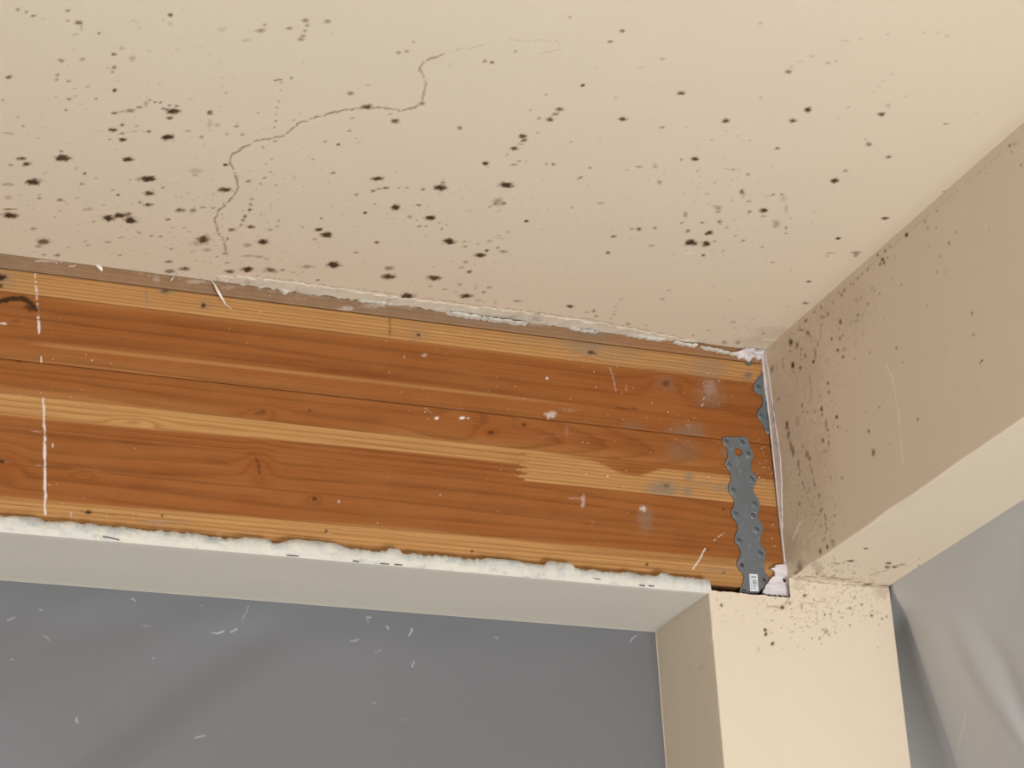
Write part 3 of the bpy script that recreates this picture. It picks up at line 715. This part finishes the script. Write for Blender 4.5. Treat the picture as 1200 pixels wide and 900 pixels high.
    # carpenter's chalk line crossing the beam, and knots bending the grain
    if 0 < k:
        add_path(white, X, Y, [(41,320),(42.5,345),(44.5,368),(46,390)], 3.6, .36, .2, 1.0)
        add_path(white, X, Y, [(50.5,467),(52,500),(52.5,520),(53,603)], 3.6, .38, .2, 1.0)
        add_path(white, X, Y, [(41,320),(42.5,345),(44.5,368)], 1.7, .62, .25, .8)
        add_path(white, X, Y, [(44.5,372),(46,390)], 1.8, .95, .1, .6)
        add_path(white, X, Y, [(48,418),(48.6,425)], 1.3, .8, 0, .4)
        add_path(white, X, Y, [(50.5,467),(52,500),(52.5,520)], 1.9, .8, .15, .7)
        add_path(white, X, Y, [(52.5,520),(53,560),(53,603)], 1.9, .95, .05, .6)
        for p in ([(498,478),(513,491)],):
            add_path(white, X, Y, p, 1.0, .5, .1, .5)
        add_spots(white, X, Y, [(512,490,3,2,1),(542,490,5,2.4,1),(549,490,3,1.5,.6),(498,483,1.3,1.3,.8)])
    add_spots(white, X, Y, DUST)
    for (cx, cy, rx, ry) in KN:
        d2 = ((X-cx)/(rx*3.2))**2 + ((Y-cy)/(ry*2.2))**2
        b = np.exp(-d2)
        ring = ring + b*1.3
        tone = np.maximum(tone, b*.45)
    sap = np.clip(sap, 0, 1)
    return {'ring': ring, 'sap': sap, 'dark': np.clip(dark, 0, 1), 'white': np.clip(white, 0, 1), 'grey': np.clip(grey, 0, 1), 'tone': np.clip(tone, 0, 1)}

gap = {1: .0004, 4: .00035}
for k in range(len(seams)-1):
    zt = H - seams[k] - (gap.get(k, .00002)); zb = H - seams[k+1] + (gap.get(k+1, .00002))
    zs = axis([(zt, zb, .0013)])
    if len(zs) > 4:
        zs[1] = zt-.0003; zs[-2] = zb+.0003
    GX, GZ = np.meshgrid(xs, zs, indexing='ij')
    y0 = {0: -.0012, 1: 0.0}.get(k, .0)
    GY = np.full_like(GX, y0) + (vnoise(GX*1.5+k, GX*0+k)-.5)*.0006
    GY[:, 0] += .0003 if k in gap else .00004; GY[:, -1] += .0003 if k+1 in gap else .00004
    P = np.stack([GX, GY, GZ], -1).reshape(-1, 3)
    n0 = len(P); nx, nz = len(xs), len(zs)
    back = np.array([(xs[0], .13, zt), (xs[-1], .13, zt), (xs[-1], .13, zb), (xs[0], .13, zb)])
    Q = grid_quads(nx, nz, flip=True)
    q0 = [[n0, n0+1, n0+2, n0+3]]
    V = np.vstack([P, back])
    at = wood_fields(V, k)
    me = mesh_from('lamination', V, np.vstack([Q, q0]), at)
    bm = bmesh.new(); bm.from_mesh(me); bm.verts.ensure_lookup_table()
    top = [bm.verts[i*nz] for i in range(nx)]; bot = [bm.verts[i*nz+nz-1] for i in range(nx)]
    lef = [bm.verts[j] for j in range(nz)]; rig = [bm.verts[(nx-1)*nz+j] for j in range(nz)]
    b = [bm.verts[n0+i] for i in range(4)]
    for loop in (top+[b[1], b[0]], bot[::-1]+[b[3], b[2]], lef[::-1]+[b[0], b[3]], rig+[b[2], b[1]]):
        f = bm.faces.new(loop); f.smooth = False
    bm.to_mesh(me); bm.free()
    obj('lamination', me, WOOD, beam)

# ------------------------------------------------------------------ torn drywall edges
def plaster(name, a, b, c):
    t = NT(name)
    col_ = t.mix(t.ramp(t.noise(70, 4, .65), [(.38, 0.0), (.62, 1.0)]), a, b)
    col_ = t.mix(t.ramp(t.noise(48, 4, .7, (1, 1, 2)), [(.56, 0.0), (.68, .85)]), col_, c)
    col_ = t.mix(t.math('MULTIPLY', t.attr('paper'), t.ramp(t.noise(55, 4, .7), [(.36, .95), (.62, .0)])), col_, t.mix(t.noise(160, 3), (.33, .36, .36), (.50, .51, .48)))
    t.bump(t.noise(260, 4, .65), .6, .0015)
    return t.out(col_, .85, spec=.2)
PLASTER = plaster('torn_gypsum', (.63, .59, .50), (.60, .575, .52), (.38, .40, .40))
TORN = plaster('torn_ceiling_paper', (.64, .56, .45), (.58, .50, .40), (.34, .29, .25))
CRUMB = plaster('joint_compound', (.58, .54, .47), (.54, .49, .42), (.40, .36, .31))
PAPER = plaster('gypsum_paper', (.66, .61, .61), (.60, .54, .54), (.48, .42, .42))

def extrude_poly(name, pts3, depth_vec, jitter=0.0, seed=0):
    """Closed outline of 3-D points, given thickness along depth_vec, front face fanned by triangulation."""
    bm = bmesh.new()
    r_ = random.Random(seed)
    d = Vector(depth_vec)
    fr = [bm.verts.new(Vector(p)+Vector([r_.uniform(-jitter, jitter) for _ in range(3)])) for p in pts3]
    bk = [bm.verts.new(Vector(p)+d) for p in pts3]
    f = bm.faces.new(fr)
    g = bm.faces.new(bk[::-1])
    n = len(fr)
    for i in range(n):
        bm.faces.new((fr[i], bk[i], bk[(i+1) % n], fr[(i+1) % n]))
    bmesh.ops.triangulate(bm, faces=[f, g])
    bmesh.ops.recalc_face_normals(bm, faces=bm.faces[:])
    me = bpy.data.meshes.new(name)
    bm.to_mesh(me); bm.free()
    return me

# ragged gypsum edge left standing along the front of the header
xs = axis([(-2.39, -1.2, .1), (-1.2, on_y(833, 686, YF)[0], .0016)])
top0 = .0158
jag = (vnoise(xs*60, xs*0+3)-.5)*.0022 + (vnoise(xs*420, xs*0+8)-.5)*.0024 + (vnoise(xs*14, xs*0+12)-.5)*.0018
for cx, w, hgt in ((655,14,.005),(462,6,.004),(370,26,.004),(300,12,.002),(30,14,.0025),(776,5,.003),(590,20,.0025)):
    xc = on_y(cx, 640, YF)[0]; w = w*.0011
    jag = np.maximum(jag, hgt*sstep(w*1.25, w*.8, np.abs(xs-xc)) - .004*(np.abs(xs-xc) > w*1.25))
rows = 5
P = np.zeros((rows, len(xs), 3))
P[..., 0] = xs[None, :]
ztopv = ZS + top0 + jag
lump = (vnoise(xs*110, xs*0+20)-.5)*.0022 + (vnoise(xs*300, xs*0+25)-.5)*.0012
for i, (fz, y) in enumerate(((0, YF-.0004), (.34, YF-.0012), (.62, YF-.0008), (1.0, YF+.0002), (1.0, -.0002))):
    P[i, :, 2] = ZS - .0004 + (ztopv-ZS)*fz
    P[i, :, 1] = y + (lump*(1.0 if 0 < i < 4 else .2))
if True:
    P[2, :, 2] += (vnoise(xs*45, xs*0+31)-.5)*.005
me = mesh_from('torn_gypsum_edge', P.reshape(-1, 3), grid_quads(rows, len(xs), flip=True), {'paper': np.repeat([0, 0, 1, 1, 1], len(xs))})
te = obj('torn_gypsum_edge', me, PLASTER, wall_back)
te['label'] = 'ragged white gypsum edge along the header'
# dark pencil-like slits along the bead
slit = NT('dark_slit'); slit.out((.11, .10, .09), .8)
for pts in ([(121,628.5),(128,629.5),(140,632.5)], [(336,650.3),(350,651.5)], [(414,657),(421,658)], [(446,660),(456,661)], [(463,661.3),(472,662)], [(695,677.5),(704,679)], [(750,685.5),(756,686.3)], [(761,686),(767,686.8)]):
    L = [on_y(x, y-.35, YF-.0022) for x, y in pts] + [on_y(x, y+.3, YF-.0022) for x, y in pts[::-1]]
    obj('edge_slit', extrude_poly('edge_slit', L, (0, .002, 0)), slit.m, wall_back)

# torn strip of ceiling paper along the beam
up = [(256,324.5),(300,327),(380,337),(470,350),(560,361),(620,367.5),(700,379),(765,391),(815,401)]
lo = [(256,329.5),(300,336),(352,343),(400,349.5),(470,358),(540,368),(620,379),(700,389),(765,398.5),(815,404.5)]
a = rag(up, 1.4, 5, 1); b_ = rag(lo, 1.8, 4, 2)
L = [on_z(x, min(y, 1e9), H-.0016) for x, y in a] + [on_z(x, y, H-.0016) for x, y in b_[::-1]]
tp = obj('torn_paper_strip', extrude_poly('torn_paper_strip', L, (0, 0, .0016), .0004, 5), TORN, ceiling)
# white crumbs of joint compound hanging over the top board
for i, (pts, yy) in enumerate((
    ([(328,338),(334,339),(340,340),(338,343),(333,344),(330,341)], -.006),
    ([(524,364),(545,366),(570,371),(590,374),(618,377),(618,380),(590,377),(568,373.5),(545,371),(530,368)], -.008),
    ([(735,393),(752,391),(770,388),(764,392),(775,396),(782,400),(770,400),(752,397)], -.006),
    ([(822,404),(832,406),(846,409.5),(858,413),(870,414),(862,416.5),(848,414),(834,411),(824,408)], -.006),
    ([(790,400),(806,402),(818,404),(815,406.5),(800,405)], -.006),
    ([(668,383),(690,386.5),(702,389),(690,389),(672,386)], -.006),
    ([(420,350),(445,353),(470,357),(450,357),(425,353)], -.006))):
    cf = np.polyfit([q_[0] for q_ in pts], [q_[1] for q_ in pts], 1)
    pts = [(x, np.polyval(cf, x)+(y-np.polyval(cf, x))*(.6 if i else 1)-.6) for x, y in pts]
    p2 = rag(pts+[pts[0]], 1.0, 2.4, 40+i)[:-1]
    obj('joint_compound_crumb', extrude_poly('joint_compound_crumb', [on_y(x, y, yy) for x, y in p2], (0, -yy-.0003, .0), .0006, i), CRUMB, ceiling)
# lump of plaster in the corner
def lump_mesh(name, pts, yb, thick, seed, sub=2):
    P3 = [on_y(x, y, yb) for x, y in pts]
    c = sum(P3)/len(P3)
    bm = bmesh.new(); r_ = random.Random(seed)
    rings = []
    for s, t in ((1.0, 0.0), (.96, .55), (.75, .85), (.4, 1.0)):
        rings.append([bm.verts.new(Vector(c+(p-c)*s)+Vector((r_.uniform(-.0006, .0006), -thick*t*r_.uniform(.75, 1.1), r_.uniform(-.0006, .0006)))) for p in P3])
    cv = bm.verts.new(Vector(c)+Vector((0, -thick, 0)))
    n = len(P3)
    for q, w in zip(rings[:-1], rings[1:]):
        for i in range(n):
            bm.faces.new((q[i], q[(i+1) % n], w[(i+1) % n], w[i]))
    for i in range(n):
        bm.faces.new((rings[-1][i], rings[-1][(i+1) % n], cv))
    bm.faces.new(rings[0][::-1])
    bmesh.ops.recalc_face_normals(bm, faces=bm.faces[:])
    me = bpy.data.meshes.new(name); bm.to_mesh(me); bm.free()
    return me
pts = UP([(345,120),(430,85),(520,85),(600,95),(650,110),(650,150),(610,185),(570,200),(545,180),(515,170),(490,215),(460,195),(440,175),(390,185),(365,160)], 8.571, 820, 400)
obj('plaster_lump', lump_mesh('plaster_lump', rag(pts+[pts[0]], .5, 2.5, 9)[:-1], .0, .010, 3), PAPER, ceiling)['label'] = 'crumbling white plaster lump in the corner'
pts = UP([(455,200),(490,190),(520,205),(520,235),(490,250),(462,232)], 8.571, 820, 400)
obj('plaster_void', extrude_poly('plaster_void', [on_y(x, y, -.0012) for x, y in pts], (0, .0011, 0)), slit.m, ceiling)
# peeling slivers of paint
PEEL = NT('peeled_paint'); PEEL.out(PEEL.mix(PEEL.noise(90, 2), (.80, .76, .70), (.70, .64, .56)), .6)
def sliver(name, pts, y0, y1, parent, lab=None):
    n = len(pts)
    bm = bmesh.new(); rows = []
    for i, (x, y, w) in enumerate(pts):
        yy = y0+(y1-y0)*math.sin(math.pi*i/(n-1))
        a_, c_ = on_y(x-w/2, y, yy), on_y(x+w/2, y, yy-.0012)
        rows.append([bm.verts.new(Vector(p)) for p in (a_, c_, c_+np.array([0, .0006, 0]), a_+np.array([0, .0006, 0]))])
    for q, w in zip(rows[:-1], rows[1:]):
        for j in range(4):
            bm.faces.new((q[j], q[(j+1) % 4], w[(j+1) % 4], w[j]))
    bm.faces.new(rows[0]); bm.faces.new(rows[-1][::-1])
    bmesh.ops.recalc_face_normals(bm, faces=bm.faces[:])
    me = bpy.data.meshes.new(name); bm.to_mesh(me); bm.free()
    o = obj(name, me, PEEL.m, parent)
    if lab: o['label'] = lab
sliver('paint_sliver', [(247.5,328,1.2),(252,334,2),(255.5,341,3.2),(259.5,348,2.6),(264,356,1.5),(272.5,363,.8)], -.002, -.012, ceiling, 'curled white paint sliver hanging over the beam')
sliver('paint_sliver', [(204,323.5,1.6),(202,326.5,1.8),(200.5,329,1.2)], -.003, -.006, ceiling)
sliver('paint_sliver', [(114,310,6),(117,313,5.5),(119.5,317.5,2)], -.003, -.005, ceiling)

# drywall edge standing in the vertical corner, beside the boxed beam
left = UP([(625,140),(640,300),(658,480),(680,620),(700,760),(730,857)], 8.571, 820, 400) + UP([(745,150),(770,330),(790,480),(800,620),(820,760)], 8.571, 820, 500) \
     + UP([(835,60),(855,130),(868,180),(885,260),(898,330),(902,420),(908,520),(915,600)], 8.571, 820, 600)
left = rag(left, .5, 4, 12)
ztop_, zbot_ = on_y(*left[0], -.004)[2], on_y(*left[-1], -.004)[2]
L = [on_y(x+random.uniform(-.5, .5), y, -.004) for x, y in left]
L = [np.array([min(p[0], -.0012), p[1], p[2]]) for p in L]
L2 = L + [np.array([-.0002, -.004, zbot_]), np.array([-.0002, -.004, ztop_])]
EDGE = plaster('cut_drywall_edge', (.66, .60, .55), (.60, .53, .50), (.42, .37, .37))
ce = obj('cut_drywall_edge', extrude_poly('cut_drywall_edge', L2, (0, .0037, 0), .0002, 4), EDGE, wall_right)
ce['label'] = 'pale cut drywall edge down the corner'
rightp = UP([(662,130),(700,330),(730,560),(760,800)], 8.571, 820, 400) + UP([(790,100),(815,300),(835,600),(855,850)], 8.571, 820, 500) + UP([(862,90),(872,150)], 8.571, 820, 600)
rightp = [(x-1.3-max(0, (y-540)/80)**2*4.5, y) for x, y in rightp]
rr = rag(rightp, .6, 4, 33)
L = [on_x(x, y, -.0014) for x, y in rr] + [np.array([-.0014, -.0005, on_x(*rightp[-1], -.0014)[2]-.004])]
L = [np.array([p[0], min(p[1], -.0005), p[2]]) for p in L] + [np.array([-.0014, -.0005, on_x(*rightp[0], -.0014)[2]])]
obj('torn_corner_paper', extrude_poly('torn_corner_paper', L, (.0013, 0, 0)), EDGE, wall_right)
# bright feathered lip of compound along that edge
lip = rag(UP([(650,140),(672,300),(695,430),(712,560),(735,700),(752,840)], 8.571, 820, 400), .3, 4, 15)
L = [on_y(x-.8, y, -.0052) for x, y in lip] + [on_y(x+.8, y, -.0052) for x, y in lip[::-1]]
L = [np.array([min(p[0], -.0003), p[1], p[2]]) for p in L]
obj('compound_lip', extrude_poly('compound_lip', L, (0, .0011, 0)), PEEL.m, wall_right)
# scrap of gypsum paper at the foot of the corner, with a nail hole
pts = UP([(918,515),(890,512),(860,525),(810,535),(770,540),(733,570),(770,600),(765,640),(700,690),(665,750),(640,803),(760,822),(895,832),(915,760),(905,700),(925,650)], 8.571, 820, 600)
pts = [(x, y+1.0) if y > 692 else (x, y) for x, y in pts]
o2 = [(p[0], p[2]) for p in (on_y(x, y, -.006) for x, y in rag(pts+[pts[0]], 1.1, 1.8, 21)[:-1])]
o2 = [(min(x, -.0006), z) for x, z in o2]
hc = on_y(*UP([(858, 680)], 8.571, 820, 600)[0], -.006)
hole = [(hc[0]+.0030*math.cos(t), hc[2]+.0032*math.sin(t)) for t in np.linspace(0, 2*math.pi, 12, endpoint=False)]
me = plate_mesh('gypsum_scrap', o2, [hole], -.0022, .0035, .0005)
for v in me.vertices:
    if v.co.y < -.004:
        v.co.y += (float(vnoise(np.array(v.co.x*160), np.array(v.co.z*160)))-.5)*.0022
gs = obj('gypsum_scrap', me, PAPER, wall_right)
gs['label'] = 'torn white scrap of drywall paper with a nail hole'
hb = NT('hole_bottom'); hb.out((.10, .035, .02), .8)
obj('nail_hole', box_mesh('nail_hole', hc[0]-.0034, hc[0]+.0034, -.0024, -.0012, hc[2]-.0034, hc[2]+.0034), hb.m, gs)

# ------------------------------------------------------------------ scalloped steel strap ties
def steel(name, base, rough):
    t = NT(name)
    c = t.mix(t.noise(38, 4, .6), base, tuple(x*.78 for x in base))
    c = t.mix(t.ramp(t.noise(150, 3, .7), [(.60, 0.0), (.72, .5)]), c, (.42, .45, .46))
    t.bump(t.noise(300, 2), .12, .0005)
    return t.out(c, t.math('ADD', t.math('MULTIPLY', t.noise(60, 3), .25), rough), .55, spec=.4)
STEEL = steel('galvanised_steel', (.200, .228, .245), .36)
NAIL = steel('nail_steel', (.12, .13, .135), .36)
def disc_pts(px_, py_, r, y, n=14):
    c = on_y(px_, py_, y)
    return [(c[0]+r*math.cos(t), c[2]+r*math.sin(t)) for t in np.linspace(0, 2*math.pi, n, endpoint=False)]
def nail_mesh():
    bm = bmesh.new()
    n = 14; rows = []
    for rr, yy in ((.0029, .0003), (.0029, -.0003), (.0022, -.0008), (.0012, -.0009)):
        rows.append([bm.verts.new((rr*math.cos(t), yy, rr*math.sin(t))) for t in np.linspace(0, 2*math.pi, n, endpoint=False)])
    for q, w in zip(rows[:-1], rows[1:]):
        for i in range(n):
            bm.faces.new((q[i], q[(i+1) % n], w[(i+1) % n], w[i]))
    bm.faces.new(rows[-1]); bm.faces.new(rows[0][::-1])
    bmesh.ops.recalc_face_normals(bm, faces=bm.faces[:])
    for f in bm.faces: f.smooth = True
    me = bpy.data.meshes.new('nail'); bm.to_mesh(me); bm.free()
    me.materials.append(NAIL)
    return me
NAILME = nail_mesh()
def dimple_mesh():
    """Raised rim around each nail hole."""
    bm = bmesh.new(); n = 16; rows = []
    for rr, yy in ((.0052, .0002), (.0044, -.0003), (.0037, -.0004), (.0031, .0003)):
        rows.append([bm.verts.new((rr*math.cos(t), yy, rr*math.sin(t))) for t in np.linspace(0, 2*math.pi, n, endpoint=False)])
    for q, w in zip(rows[:-1], rows[1:]):
        for i in range(n):
            bm.faces.new((q[i], q[(i+1) % n], w[(i+1) % n], w[i]))
    bmesh.ops.recalc_face_normals(bm, faces=bm.faces[:])
    for f in bm.faces: f.smooth = True
    me = bpy.data.meshes.new('hole_rim'); bm.to_mesh(me); bm.free()
    me.materials.append(STEEL)
    return me
RIM = dimple_mesh()

def strap(label, outline_px, holes_px, nails_px, loc_px, clip=None):
    yb, th = -.0004, .0017
    base = on_y(*loc_px, yb)
    t = thing('strap_tie', tuple(base), label, 'metal strap')
    out = [(p[0], p[2]) for p in (on_y(x, y, yb-th) for x, y in chaikin(outline_px, 2))]
    if clip is not None:
        out = [(min(x, clip), z) for x, z in out]
    hs = [disc_pts(x, y, r, yb-th) for x, y, r in holes_px]
    me = plate_mesh('plate', out, hs, yb, th, .0003)
    obj('plate', me, STEEL, t)
    for x, y, r in holes_px:
        if r < .004:
            c = on_y(x, y, yb-th)
            hbm = box_mesh('hole_bottom', c[0]-r*1.05, c[0]+r*1.05, -.0006, -.0001, c[2]-r*1.05, c[2]+r*1.05)
            obj('nail_hole', hbm, hb.m, t)
    for i, (x, y) in enumerate(nails_px):
        c = on_y(x, y, yb-th)
        for nm, me_ in (('hole_rim', RIM), ('nail', NAILME)):
            o = bpy.data.objects.new(nm, me_)
            col.objects.link(o)
            o.parent = t
            o.location = Vector((c[0], yb-th, c[2])) - Vector(base)
            if nm == 'nail':
                o.rotation_euler = (random.uniform(-.25, .25), random.uniform(-3, 3), random.uniform(-.25, .25))
    return t

A = lambda p: UP(p, 8.571, 820, 500)
B = lambda p: UP(p, 8.571, 820, 600)
C = lambda p: UP(p, 8.571, 820, 400)
outl = A([(235,104),(232,110),(243,155),(275,205),(292,250),(288,300),(264,345),(264,395),(300,440),(320,490),(318,540),(292,590),(292,645),(330,690),(352,740),(348,800),(325,840)]) \
     + B([(322,0),(330,50),(375,95),(388,150),(382,200),(356,240),(358,290),(395,345),(418,390),(412,445),(380,490),(380,545),(410,590),(443,625),(448,690),(430,745),(408,785),(412,812),(500,816),(600,816),
          (612,775),(650,735),(692,690),(692,645),(660,615),(645,580),(643,520),(655,480),(665,440),(655,380),(625,350),(608,310),(605,250),(628,215),(636,160),(620,110),(585,65),(578,20)]) \
     + A([(597,850),(606,790),(592,735),(560,690),(533,640),(540,600),(568,560),(574,520),(555,480),(523,445),(508,400),(514,345),(538,310),(538,255),(510,215),(490,150),(480,112),(472,104)])
big = A([(390,252)])[0]
h1, h2 = B([(425,530)])[0], B([(650,678)])[0]
strap1 = strap('long galvanised steel strap with scalloped edges and a barcode sticker, nailed down the beam', outl,
      [(big[0], big[1], .0056), (h1[0], h1[1], .0030), (h2[0], h2[1], .0030)],
      A([(270,147),(432,155),(492,268),(300,380),(523,522),(338,635),(552,772)]) + B([(365,18),(540,30),(575,172),(397,280),(612,412),(445,792)]), (881, 690))
outl2 = C([(640,312),(625,335),(592,360),(580,390),(546,425),(546,472),(565,512),(600,527),(630,535),(637,580),(635,640),(620,665),(588,690),(577,725),(590,775),(630,820),(655,862)]) \
      + A([(652,15),(668,48),(700,72),(740,64),(790,40)]) + C([(760,560),(720,320)])
strap('short galvanised steel strap half hidden behind the drywall edge in the corner', outl2, [], C([(587,452),(617,745)]) + A([(697,32)]), (905, 505), clip=-.0015)

# barcode sticker on the long strap
STICK = NT('sticker_white'); STICK.out((.74, .76, .78), .5)
INK = NT('sticker_ink'); INK.out((.07, .08, .09), .6)
yb = -.0023
q = B([(499,622),(580,627),(592,796),(508,796)])
sp = [on_y(x, y, yb) for x, y in q]
stick = obj('barcode_sticker', extrude_poly('barcode_sticker', sp, (0, .0002, 0)), STICK.m, strap1)
stick['label'] = 'small white barcode sticker'
def lerp2(u, v):
    a_ = np.array(q[0])*(1-u)+np.array(q[1])*u; b2 = np.array(q[3])*(1-u)+np.array(q[2])*u
    return a_*(1-v)+b2*v
bars = bmesh.new()
r_ = random.Random(4)
def quad(u0, u1, v0, v1):
    vs_ = [bars.verts.new(Vector(on_y(*lerp2(u, v), yb-.0001))) for u, v in ((u0, v0), (u1, v0), (u1, v1), (u0, v1))]
    bars.faces.new(vs_)
v = .10
while v < .22:
    quad(.22, .85, v, v+.02); v += .035
u = .2
v = .30
while v < .62:
    h_ = r_.choice((.014, .022, .03)); quad(.30, .82, v, v+h_); v += h_ + r_.choice((.014, .02))
for v in (.68, .72, .80, .85): quad(.25, .75, v, v+.022)
quad(.13, .17, .08, .92); quad(.9, .93, .3, .8)
bme = bpy.data.meshes.new('sticker_print'); bars.to_mesh(bme); bars.free()
tag(obj('sticker_print', bme, INK.m, stick), kind='stuff')

# ------------------------------------------------------------------ grey plastic sheets
def plastic(name, base, rough):
    t = NT(name)
    c = t.mix(t.noise(3.5, 4, .6), base, tuple(x*.9 for x in base))
    c = t.mix(t.math('MULTIPLY', t.attr('white'), .8), c, (.62, .61, .60))
    t.bump(t.noise(14, 3, .5), .12, .004)
    return t.out(c, rough, spec=.35)
SHEET1 = plastic('grey_plastic_film', (.160, .160, .165), .42)
SHEET2 = plastic('lit_grey_plastic_film', (.49, .495, .50), .45)  # paler base: light coming through the sheet is put into the colour

xs = axis([(-2.3, -1.1, .05), (-1.1, CX-.0008, .0015)])
zs = axis([(.02, 1.9, .08), (1.9, ZS-.0008, .0015)])
GX, GZ = np.meshgrid(xs, zs, indexing='ij')
P0 = np.stack([GX, np.full_like(GX, DEP-.003), GZ], -1).reshape(-1, 3)
X, Y = project(P0)
white = np.zeros(len(P0), np.float32)
for (x0, y0), (x1, y1), s in [((46,714),(50,715),.5),((10,727),(18,723),.6),((51,743),(59,751),.45),((155,702),(158,703),1),((168,732),(178,735),.4),((250,740),(256,741),.5),((256,741),(263,738.5),1),
        ((272,739),(279,737),.9),((285,724),(292,710),.45),((178,770),(181,771),.6),((89,841),(92,847),.9),((227,866),(239,862.5),.6),((12,774),(14,773),.5),
        ((430,723),(436,723),.8),((429,726),(431,730),.4),((452,733),(455,737),1),((478,746),(483,738),1),((481,736),(482,740),.7),((483,782),(484,776),.8),((580,746),(584,749),.6),((738,752),(743,746),.7),((743,746),(747,744),.4),
        ((438,823),(441,824),.4),((410,752),(419,750),.5),((440,764),(446,763),.3),((470,842),(476,843),.3),((235,709),(237,709),.4)]:
    add_path(white, X, Y, [(x0, y0), (x1, y1)], 1.0, s*.8, 0, .6)
fold = (vnoise((X+Y*1.4)/95, (X-Y)/420)-.5)*.012*sstep(520, 100, X) + (vnoise(X/160+7, Y/140+3)-.5)*.008
fade = sstep(0, .05, ZS-P0[:, 2])*sstep(0, .05, CX-P0[:, 0])
P0[:, 1] += fold*fade
s1 = obj('plastic_sheet', mesh_from('plastic_sheet', P0, grid_quads(len(xs), len(zs)), {'white': white}), SHEET1)
tag(s1, 'dark grey plastic sheet with white scuffs closing the opening under the beam', 'plastic sheet')

ys = axis([(-2.9, -.6, .05), (-.6, YF-.002, .0022), (YF-.002, .5, .012)])
zs = axis([(.02, 1.70, .08), (1.70, ZR+.004, .0022)])
GY, GZ = np.meshgrid(ys, zs, indexing='ij')
P0 = np.stack([np.full_like(GY, W2-.003) + .0045*sstep(YF-.012, YF-.002, GY), GY, GZ], -1).reshape(-1, 3)
X, Y = project(P0)
white = np.zeros(len(P0), np.float32)
add_path(white, X, Y, [(1071,893),(1090,868),(1103,852),(1115,833)], 1.3, .8, 0, .4)
add_path(white, X, Y, [(1122,758),(1126,755)], 1.6, .4, 0, .4)
def ridge(pts, w, h):
    d = np.full(len(X), 1e9)
    for (x0, y0), (x1, y1) in zip(pts[:-1], pts[1:]):
        dx, dy = x1-x0, y1-y0
        t = np.clip(((X-x0)*dx+(Y-y0)*dy)/(dx*dx+dy*dy), 0, 1)
        dd = np.hypot(X-x0-t*dx, Y-y0-t*dy)
        d = np.minimum(d, dd)
    return h*np.exp(-(d/w)**2)
dn = np.clip(ZR-P0[:, 2], 0, .5)
wid = .04+1.0*dn
tt = np.clip((YF-P0[:, 1])/wid, -.6, 3)
disp = (.18*np.minimum(wid, .30))*np.minimum(np.clip(1.25-tt, 0, 2)**2.2*.8, 1.6)
along = sstep(700, 800, Y)
disp = disp + along*(ridge([(1098,690),(1150,800),(1185,860),(1240,960)], 13, -.004) + ridge([(1120,690),(1172,775),(1215,900)], 11, .0045) + ridge([(1108,740),(1140,815),(1200,900),(1230,960)], 8, .0028))
disp = disp + (vnoise(X/60+3, Y/130)-.5)*.004
fade = sstep(0, .04, ZR-P0[:, 2])
P0[:, 0] += disp*fade
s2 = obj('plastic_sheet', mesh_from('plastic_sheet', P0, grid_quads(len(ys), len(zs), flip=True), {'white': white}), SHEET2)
tag(s2, 'creased grey plastic sheet, coloured paler for light through it, hanging beside the cream column under the boxed beam', 'plastic sheet')
